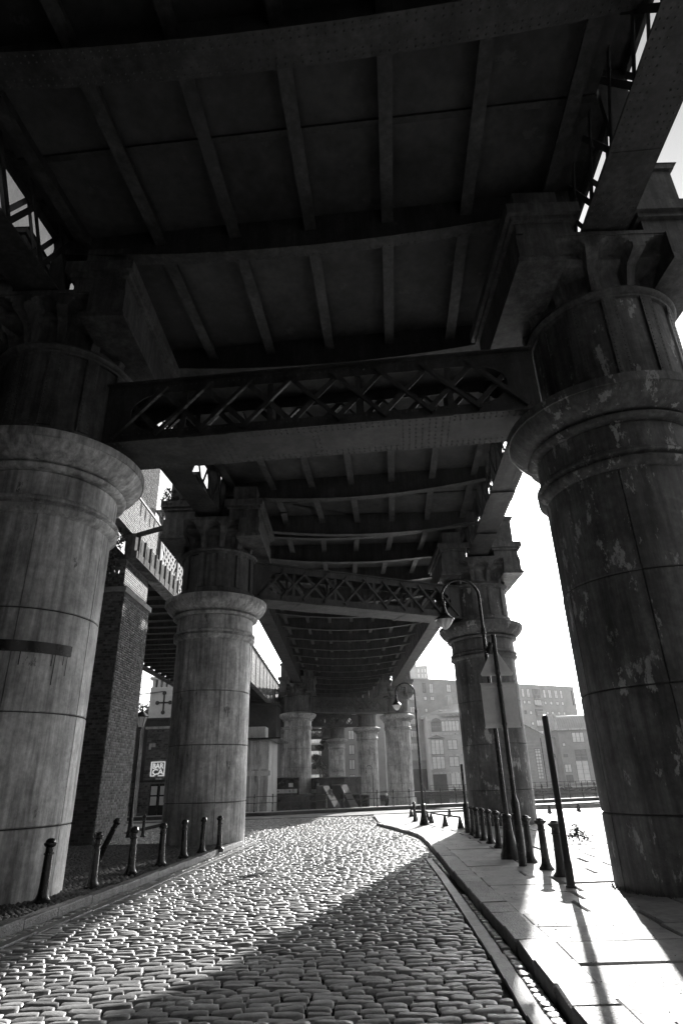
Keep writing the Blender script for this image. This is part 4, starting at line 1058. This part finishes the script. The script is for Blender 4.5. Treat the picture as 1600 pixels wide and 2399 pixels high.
# tufts of weed at the feet of the right column and bollards
tf = MB()
for cx_, cy_, rr_, n_ in ((5.01, 9.76, 1.31, 260), (5.96, 26.37, 1.33, 200)):
    for k in range(n_):
        a = rg.uniform(math.pi * .9, math.pi * 2.0); q = rr_ + abs(rg.gauss(0, .04)); x = cx_ + q * math.cos(a); y = cy_ + q * math.sin(a); z = gz(y) + .1; h = rg.uniform(.02, .09) * (1.6 if cy_ > 20 else 1); dx, dy = rg.uniform(-.03, .03), rg.uniform(-.03, .03); b = len(tf.v)
        tf.v += [(x - .006, y, z), (x + .006, y, z), (x + dx, y + dy, z + h)]; tf.f.append((b, b + 1, b + 2))
me = bpy.data.meshes.new('weeds'); me.from_pydata(tf.v, [], tf.f); me.update(); me.materials.append(M['leaf']); link('weeds', me, None, kind='stuff')

# ================================================================ buildings across the canal
def building(name, label, cat='building', loc=(0, 0, 0), rz=0): return thing(name, label, cat, loc, rz)
def window(parent, u, z, w_, h, nx=2, nz=2, frame='frame', pane='pane', dep=.12, y=0.0):
    f = MB(); t_ = .07
    f.box(u - w_ / 2, u + w_ / 2, y - dep * .5, y - .002, z, z + t_).box(u - w_ / 2, u + w_ / 2, y - dep * .5, y - .002, z + h - t_, z + h)
    f.box(u - w_ / 2, u - w_ / 2 + t_, y - dep * .5, y - .002, z + t_, z + h - t_).box(u + w_ / 2 - t_, u + w_ / 2, y - dep * .5, y - .002, z + t_, z + h - t_)
    for i in range(1, nx): x_ = u - w_ / 2 + w_ * i / nx; f.box(x_ - .035, x_ + .035, y - dep * .5, y - .002, z + t_, z + h - t_)
    fo = f.build('window', M[frame], parent)
    pk = pane if random.random() > .2 else 'pane_mid'
    for i in range(nx):
        for j in range(nz):
            x0 = u - w_ / 2 + w_ * i / nx + .04; x1 = u - w_ / 2 + w_ * (i + 1) / nx - .04; z0 = z + .05 + (h - .1) * j / nz + .02; z1 = z + .05 + (h - .1) * (j + 1) / nz - .02
            MB().box(x0, x1, y - .045, y - .004, z0, z1).build('pane', M[pk], fo)
    return fo
# long brick apartment block, top floor line z = 23
ang = math.atan(.53); ca = math.cos(ang)
def A_u(X): return (X - 13.5) / ca
blk = building('apartment_block', 'long tall brick apartment block rising behind the round-cornered house', loc=(13.5, 139 + .53 * 13.5, 0), rz=ang)
MB().box(0, A_u(62.6), 0, 14, -1.3, 23.0).build('wall', M['far_brick'], blk); MB().box(-.1, A_u(62.7), -.12, 14, 23.002, 23.25).build('parapet', M['far_brick2'], blk)
WA = [(18.5, 19.9, 0.9, 2.3), (20.3, 19.9, 1.1, 2.3), (24.9, 20.3, 1.3, 1.9), (18.6, 18.2, 0.9, 0.9), (20.4, 18.2, 1.1, 0.9), (18.6, 15.5, 0.8, 0.9), (18.6, 12.9, 0.8, 0.9), (25.3, 15.6, 2.0, 1.3),
      (46.0, 19.9, 0.9, 2.2), (47.6, 19.9, 1.0, 2.2), (52.7, 19.9, 0.9, 2.2), (54.4, 19.9, 1.1, 2.2), (56.4, 19.9, 1.1, 2.2), (58.1, 19.9, 0.9, 2.2), (46.1, 18.2, 0.8, 0.9), (47.5, 18.2, 1.0, 0.9), (52.6, 18.2, 0.8, 0.9), (54.4, 18.2, 0.9, 0.9),
      (56.4, 18.2, 1.0, 0.9), (58.1, 18.2, 0.8, 0.9), (47.6, 15.6, 0.9, 0.9), (52.8, 15.7, 0.8, 0.8), (54.4, 15.7, 0.9, 0.8), (47.7, 13.0, 0.9, 0.8), (54.4, 13.1, 1.0, 0.8), (46.0, 15.7, 0.8, 0.9), (56.4, 15.7, .9, .8), (58.1, 15.7, .8, .8), (52.8, 13.1, .8, .8), (47.6, 10.4, .9, .9), (54.4, 10.4, .9, .9), (18.6, 10.3, .8, .9), (20.4, 7.7, 1.0, .9)]
for X_, z_, w_, h_ in WA: window(blk, A_u(X_), z_, w_, h_, 1 if w_ < .95 else 2, 1 if h_ < 1.4 else 2, pane='pane')
for X_, z_, w_, h_ in [(50.2, 19.8, 2.6, 2.3), (50.2, 18.0, 2.5, 1.4), (50.2, 15.5, 2.6, 1.5), (49.9, 12.8, 2.3, 1.5), (50.1, 10.2, 2.3, 1.5), (15.5, 18.1, 1.9, 1.5), (15.4, 15.3, 1.9, 1.4), (15.3, 12.7, 1.9, 1.4), (15.2, 9.9, 1.9, 1.5), (15.1, 7.2, 1.9, 1.5)]:
    window(blk, A_u(X_), z_, w_, h_, 3, 1)
    bal = MB().box(A_u(X_) - w_ / 2 - .1, A_u(X_) + w_ / 2 + .1, -.9, -.07, z_ - .25, z_ - .1).build('balcony', M['stone_pale'], blk)
    m = MB(); n = 9
    for k in range(n + 1): q = A_u(X_) - w_ / 2 + w_ * k / n; m.box(q - .02, q + .02, -.88, -.84, z_ - .1, z_ + .75)
    m.box(A_u(X_) - w_ / 2, A_u(X_) + w_ / 2, -.9, -.82, z_ + .75, z_ + .8); m.build('balustrade', M['white'], bal)
MB().box(A_u(61.5), A_u(61.9), -.02, -.002, 18.3, 22.2).build('recess', M['far_dark'], blk)
MB().box(A_u(14), A_u(22), -.1, -.002, -1.2, 4.6).build('ground_floor', M['far_dark'], blk); MB().box(A_u(14), A_u(22), -.25, -.102, 3.2, 5.0).build('fascia', M['slate'], blk)
# house with the rounded corner
rh = building('corner_house', 'pale house with a wide-eaved roof and glazed bays left of the signposts column', loc=(17.4, 140, 0))
MB().box(.2, 12, 0, 10, -1.3, 14.0).build('wall', M['far_brick2'], rh)
m = MB(); cx_, cy_ = 7.6, 6.5
m.lathe([(8.3, 14.0), (8.35, 14.25), (1.0, 16.9), (0, 16.95)], 40, c=(cx_, cy_, 0)); m.build('roof', M['zinc'], rh, True, 30)
MB().lathe([(7.9, 13.62), (8.3, 14.0)], 40, c=(cx_, cy_, 0)).build('eave', M['white'], rh, True)
for k, xx in enumerate((3.1, 4.3)):
    o_ = MB().box(xx, xx + .75, 1.2, 2.2, 15.0, 15.18).build('skylight', M['pane'], rh)
MB().box(5.6, 6.6, 3, 4, 15.5, 18.3).build('chimney', M['far_brick2'], rh); MB().box(5.35, 6.85, 2.8, 4.2, 18.302, 18.55).build('chimney_cap', M['white'], rh)
for z_ in (9.85, 5.55, 2.1, 12.9): MB().box(.15, 12, -.12, -.002, z_, z_ + .28).build('string_course', M['white'], rh)
window(rh, 5.1, 10.55, 3.9, 2.2, 5, 2); window(rh, 2.0, 10.55, 2.2, 2.0, 3, 2)
for z_, h_ in ((5.85, 3.0), (3.0, 2.5)):
    bay = MB().box(.25, 3.2, -1.0, -.13, z_ - .15, z_ + h_ + .15).build('bay', M['far_brick2'], rh)
    window(rh, 1.75, z_, 2.7, h_, 3, 4, y=-1.0)
MB().prism([(-.2, 9.15), (3.5, 9.15), (1.7, 9.8)], 'y', -1.2, -.13).build('bay_roof', M['slate'], rh)
MB().prism([(.9, 12.6), (1.2, 13.1), (2.0, 13.4), (2.8, 13.1), (3.1, 12.6)], 'y', -.5, -.13).build('arched_head', M['slate'], rh)
for z_, h_ in ((6.8, 2.0), (3.4, 2.0), (-.4, 2.6)): window(rh, 5.2, z_, 2.1, h_, 2, 3)
MB().box(.4, 3.3, -.3, -.01, -1.2, 2.0).build('ground_floor', M['far_dark'], rh)
# right hand building with the barrel roof
rb = building('canal_house', 'brick canal house with a pale ribbed metal roof, beside the huge right column', loc=(43.0, 135, 0))
MB().box(1.2, 14, 0, 10, -1.3, 10.0).build('wall', M['far_brick'], rb)
roof = MB(); n = 10
prof = [(-.3, 10.05)] + [(2.6 - 2.9 * math.cos(R(90 * k / n)), 10.3 + 2.6 * math.sin(R(90 * k / n))) for k in range(n + 1)] + [(8, 12.9), (8, 10.05)]
roof.prism([(a, b) for a, b in prof], 'x', 1.0, 14.2); roof.build('roof', M['zinc'], rb)
for k in range(26):
    x_ = 1.3 + k * .5; q = [(x_, 2.6 - 2.93 * math.cos(R(90 * j / 5)), 10.32 + 2.63 * math.sin(R(90 * j / 5))) for j in range(6)]
    MB().tube(q, .03, 4, False).build('roof_seam', M['slate'], rb)
MB().box(.9, 14.2, -.55, -.02, 9.75, 10.04).build('gutter', M['white'], rb); MB().box(.7, 1.19, -.3, 8, 9.9, 13.1).build('gable_trim', M['white'], rb)
for u, z_, w_, h_, a, b in [(5.2, 7.3, 2.5, 2.0, 3, 2), (5.2, 3.9, 2.4, 2.0, 2, 3), (5.1, -.4, 2.6, 4.2, 2, 5), (.5 + 1.6, -.3, 1.4, 1.4, 2, 1), (2.1, 1.6, 1.4, 1.6, 2, 2), (2.0, 6.6, .7, .7, 1, 1), (2.0, 4.5, .9, .6, 1, 1)]: window(rb, u, z_, w_, h_, a, b)
# striped gable house between
gb = building('striped_house', 'brick house with pale horizontal stripes and a sloping roof, right of the dark column', loc=(37.5, 138, 0))
MB().prism([(-4, -1.3), (7.6, -1.3), (7.6, 8.3), (4.8, 8.6), (1.0, 11.0), (-4, 13.2)], 'y', 0, 9).build('wall', M['far_brick'], gb)
z_ = .4
while z_ < 8.2: MB().box(-3.9, 4.4, -.05, -.002, z_, z_ + .16).build('stripe', M['stone_pale'], gb); z_ += .62
MB().bar((-4.2, -.4, 13.35), (1.1, -.4, 11.1), 1.2, .22).bar((1.1, -.4, 11.1), (5.0, -.4, 8.8), 1.2, .22).bar((5.0, -.4, 8.8), (7.9, -.4, 8.55), 1.2, .22).build('verge', M['white'], gb)
window(gb, 2.7, .5, 1.2, 5.9, 2, 8); window(gb, 5.9, 4.6, .8, .7, 1, 1)
MB().tube([(3.7, -.1, -1), (3.7, -.1, 8.5)], .07, 6).build('drainpipe', M['black'], gb)
# glass tower in the haze
tw_ = building('tower_block', 'pale hazy tower block far behind the brick apartment block', loc=(46, 400, 0))
MB().box(0, 7.0, 0, 14, -1.3, 68).build('wall', M['stone_pale'], tw_); MB().box(-7, 0, 2, 16, -1.3, 72).build('wall', M['far_brick2'], tw_)
for k in range(9):
    MB().box(.6, 1.5, -.1, -.01, 38 + k * 3.2, 40.2 + k * 3.2).box(3, 3.8, -.1, -.01, 38 + k * 3.2, 40.2 + k * 3.2).box(5, 5.8, -.1, -.01, 38 + k * 3.2, 40.2 + k * 3.2).build('window_band', M['pane'], tw_)
    MB().box(-6.8, -3.5, 1.2, 1.95, 40 + k * 3.2, 40.5 + k * 3.2).build('balcony', M['white'], tw_)
# buildings glimpsed between the far columns
wh = building('warehouse', 'brick warehouse with a column of windows glimpsed between the small far columns', loc=(-3.4, 122, 0))
MB().box(0, 10.3, 0, 12, -1.3, 22).build('wall', M['far_brick'], wh)
for k in range(7): window(wh, 4.0, .6 + k * 2.6, 1.1, 1.7, 2, 1)
MB().box(.4, 10.3, -.4, -.01, -.6, 0).build('ledge', M['stone_pale'], wh)
dg = building('dark_building', 'windowless dark building left of the farthest small column', loc=(-4.9, 118, 0)); MB().box(0, 2.9, 0, 8, -1.3, 10.8).build('wall', M['far_dark'], dg); MB().box(-.1, 3.0, -.1, 8, 10.802, 11).build('coping', M['far_dark'], dg)
wb = building('white_flats', 'white flats with stacked balconies glimpsed right of the distant left column', loc=(-14.5, 185, 0))
MB().box(0, 8.2, 0, 12, -1.3, 26).build('wall', M['stone_pale'], wb)
for k in range(7):
    MB().box(.2, 8.1, -1.2, -.01, 2 + k * 3.1, 2.9 + k * 3.1).build('balcony', M['white'], wb)
    MB().box(.6, 7.6, -.06, -.005, 3.0 + k * 3.1, 4.7 + k * 3.1).build('window_band', M['pane_dark'], wb)
cy2 = building('round_tower', 'pale round tower between the small far column and the sunlit one', loc=(7.6, 112, 0)); MB().lathe([(1.1, -2.2), (1.1, 13)], 20).build('shaft', M['stone_pale'], cy2, True); MB().lathe([(1.25, 13), (1.25, 13.5), (0, 13.6)], 20).build('cap', M['stone_pale'], cy2)
# far bank railing and small posts
fr_ = thing('quay_railing', 'pale railing along the far bank below the brick houses', 'railing', (0, 0, 0))
pf = MB().box(-.05, .05, -.05, .05, 0, 1.1).mesh('post', M['black'])
for k in range(34): link('post', pf, fr_, (16 + k * 1.15, 131, -1.1)); 
MB().tube([(16, 131, 0), (54, 131, 0)], .04, 5).tube([(16, 131, -.5), (54, 131, -.5)], .04, 5).build('rail', M['black'], fr_)

# ================================================================ trees and plants
def foliage(name, parent, blobs, n, size, mat, seed=1, up=.2):
    rnd = random.Random(seed); m = MB()
    for k in range(n):
        c0, r_ = rnd.choice(blobs); v = Vector((rnd.gauss(0, 1), rnd.gauss(0, 1), rnd.gauss(0, 1))).normalized() * (rnd.random() ** .45); c = Vector(c0) + Vector((v.x * r_[0], v.y * r_[1], v.z * r_[2]))
        d1 = Vector((rnd.gauss(0, 1), rnd.gauss(0, 1), rnd.gauss(0, 1) + up)).normalized(); d2 = d1.orthogonal().normalized(); d2 = Matrix.Rotation(rnd.uniform(0, 6.28), 3, d1) @ d2; s = size * rnd.uniform(.6, 1.3); b = len(m.v)
        m.v += [tuple(c - d1 * s), tuple(c + d2 * s * .5), tuple(c + d1 * s), tuple(c - d2 * s * .5)]; m.f.append((b, b + 1, b + 2, b + 3))
    me = bpy.data.meshes.new(name); me.from_pydata(m.v, [], m.f); me.update(); me.materials.append(M[mat]); return link(name, me, parent, kind='stuff')
def tree(label, x, y, z, h, r_, seed, n=1500, size=.28):
    t = thing('tree', label, 'tree', (x, y, z)); rnd = random.Random(seed)
    MB().tube([(0, 0, 0), (.1, 0, h * .3), (-.1, .1, h * .6), (0, 0, h * .8)], [r_ * .11, r_ * .09, r_ * .06, r_ * .02], 8).build('trunk', M['bark'], t, True)
    bl = []
    for k in range(9):
        a = rnd.uniform(0, 6.28); q = rnd.uniform(0, r_ * .7); c = (q * math.cos(a), q * math.sin(a), h * rnd.uniform(.45, .92)); s = r_ * rnd.uniform(.3, .55); bl.append((c, (s, s, s * .75)))
        MB().tube([(0, 0, h * rnd.uniform(.25, .5)), (c[0] * .5, c[1] * .5, c[2] * .8), c], [r_ * .05, r_ * .03, r_ * .01], 5).build('limb', M['bark'], t)
    foliage('crown', t, bl, n, size, 'leaf', seed); return t
tree('leafy tree showing against the sky between the brick pier and the turret', -24.5, 80, 3, 8.2, 3.2, 5, 1500, .24)
tree('slim tree in front of the white flats, right of the distant left column', -5.2, 118, -1.3, 10.5, 1.7, 9, 1400, .22)
tree('bushy tree by the far bank behind the stepped walls', -3.2, 112, -1.3, 4.2, 2.0, 12, 900, .2)
iv = thing('wall_plant', 'weeds growing from the top of the brick pier', 'plant', (-8.9, 22.1, 0))
foliage('leaves', iv, [((-.2, -.1, 9.6), (.55, .35, .9)), ((-.1, -.1, 10.6), (.5, .3, .6)), ((-.8, -.2, 10.0), (.6, .3, .9))], 900, .075, 'leaf', 3)
MB().tube([(-.2, 0, 8.8), (-.2, -.1, 10.6)], .02, 5).build('stem', M['bark'], iv)
iv2 = thing('wall_plant', 'weeds sprouting on the cornice blocks of the column beside the brick pier', 'plant', (-6.0, 19.6, 0))
foliage('leaves', iv2, [((-.2, 0, 11.0), (.35, .3, .5)), ((.3, .1, 10.9), (.4, .3, .3))], 380, .07, 'leaf', 4); MB().tube([(0, 0, 10.9), (-.1, 0, 11.4)], .015, 5).build('stem', M['bark'], iv2)
hb = thing('bank_shrubs', 'row of low pale shrubs along the far canal bank', 'shrub', (0, 129.3, 0))
foliage('leaves', hb, [((16 + 2.4 * k, 0, -1.5 + .2 * (k % 3)), (1.3, .4, .4)) for k in range(18)], 2600, .12, 'leaf', 6)
MB().box(15, 60, -.2, .2, -2.4, -1.9).build('soil', M['far_dark'], hb)

# ================================================================ the walker beyond the railing
def person(label, x, y, z, rz=0):
    t = thing('person', label, 'person', (x, y, z), rz)
    J = [(0, 0, .92), (0, 0, 1.18), (0, 0, 1.40), (0, .01, 1.50), (0, .02, 1.60), (0, .02, 1.70),
         (-.18, 0, 1.38), (-.24, .06, 1.12), (-.20, .20, .92), (.18, 0, 1.38), (.24, -.05, 1.12), (.22, .04, .88),
         (-.09, 0, .88), (-.10, .12, .48), (-.10, .10, .08), (-.10, .24, .04), (.09, 0, .88), (.10, -.06, .48), (.10, -.22, .10), (.10, -.10, .04)]
    E_ = [(0, 1), (1, 2), (2, 3), (3, 4), (4, 5), (2, 6), (6, 7), (7, 8), (2, 9), (9, 10), (10, 11), (0, 12), (12, 13), (13, 14), (14, 15), (0, 16), (16, 17), (17, 18), (18, 19)]
    r_ = [.15, .14, .15, .055, .095, .08, .07, .05, .035, .07, .05, .035, .095, .065, .045, .035, .095, .065, .045, .035]
    me = bpy.data.meshes.new('body'); me.from_pydata(J, E_, []); me.update(); me.materials.append(M['cloth_dark'])
    o = link('body', me, t); md = o.modifiers.new('skin', 'SKIN'); o.modifiers.new('sub', 'SUBSURF').levels = 1
    lay = me.skin_vertices[0].data if me.skin_vertices else None
    if lay:
        for i, q in enumerate(r_): lay[i].radius = (q, q * .85)
        lay[0].use_root = True
    MB().lathe([(0, -.13), (.055, -.11), (.085, -.04), (.09, .03), (.07, .10), (0, .13)], 14, c=(0, .02, 1.64)).build('head', M['skin'], t, True)
    MB().lathe([(.10, -.01), (.105, .05), (.085, .11), (0, .145)], 14, c=(0, .02, 1.64)).build('pale_hat', M['white'], t, True)
    return t
person('walker in dark clothes and a pale hat beyond the railing', 2.8, 50.5, -1.25, 2.2)

# ================================================================ unseen dark blocks added behind and beside the camera to stop sky light
bk = thing('sky_blocker', 'long unseen dark block added behind the camera to stop sky light', 'building', (-30, -14, 0))
MB().box(0, 78, -8, 0, -1, 24).build('wall', M['far_dark'], bk)
for k in range(15): window(bk, 4 + k * 4.8, 2.0, 1.4, 2.2, 2, 2)
bk2 = thing('sky_blocker', 'unseen dark block added left of the street beyond the second viaduct to stop sky light', 'building', (-22, -14, 0))
MB().box(-10, 5.2, .01, 33, -1, 13).box(-10, 0, 33.01, 70, -1, 18).build('wall', M['far_dark'], bk2)
bk3 = thing('sky_blocker', 'unseen dark block added behind the camera to the right to stop sky light', 'building', (16, -14, 0))
MB().box(0, 32, .01, 9, -1, 18).build('wall', M['far_dark'], bk3)

# ================================================================ the air
HAZE = 0.00013
if HAZE:
    hz = MB().box(-260, 260, -60, 520, -4.0, 76).build('haze', None, kind='stuff')
    hm = bpy.data.materials.new('haze'); hm.use_nodes = True; hn = hm.node_tree; hn.nodes.clear()
    ho = hn.nodes.new('ShaderNodeOutputMaterial'); pv = hn.nodes.new('ShaderNodeVolumePrincipled')
    pv.inputs['Color'].default_value = (.95, .95, .95, 1); pv.inputs['Density'].default_value = HAZE; pv.inputs['Anisotropy'].default_value = 0.6
    hn.links.new(pv.outputs[0], ho.inputs['Volume']); hz.data.materials.append(hm)
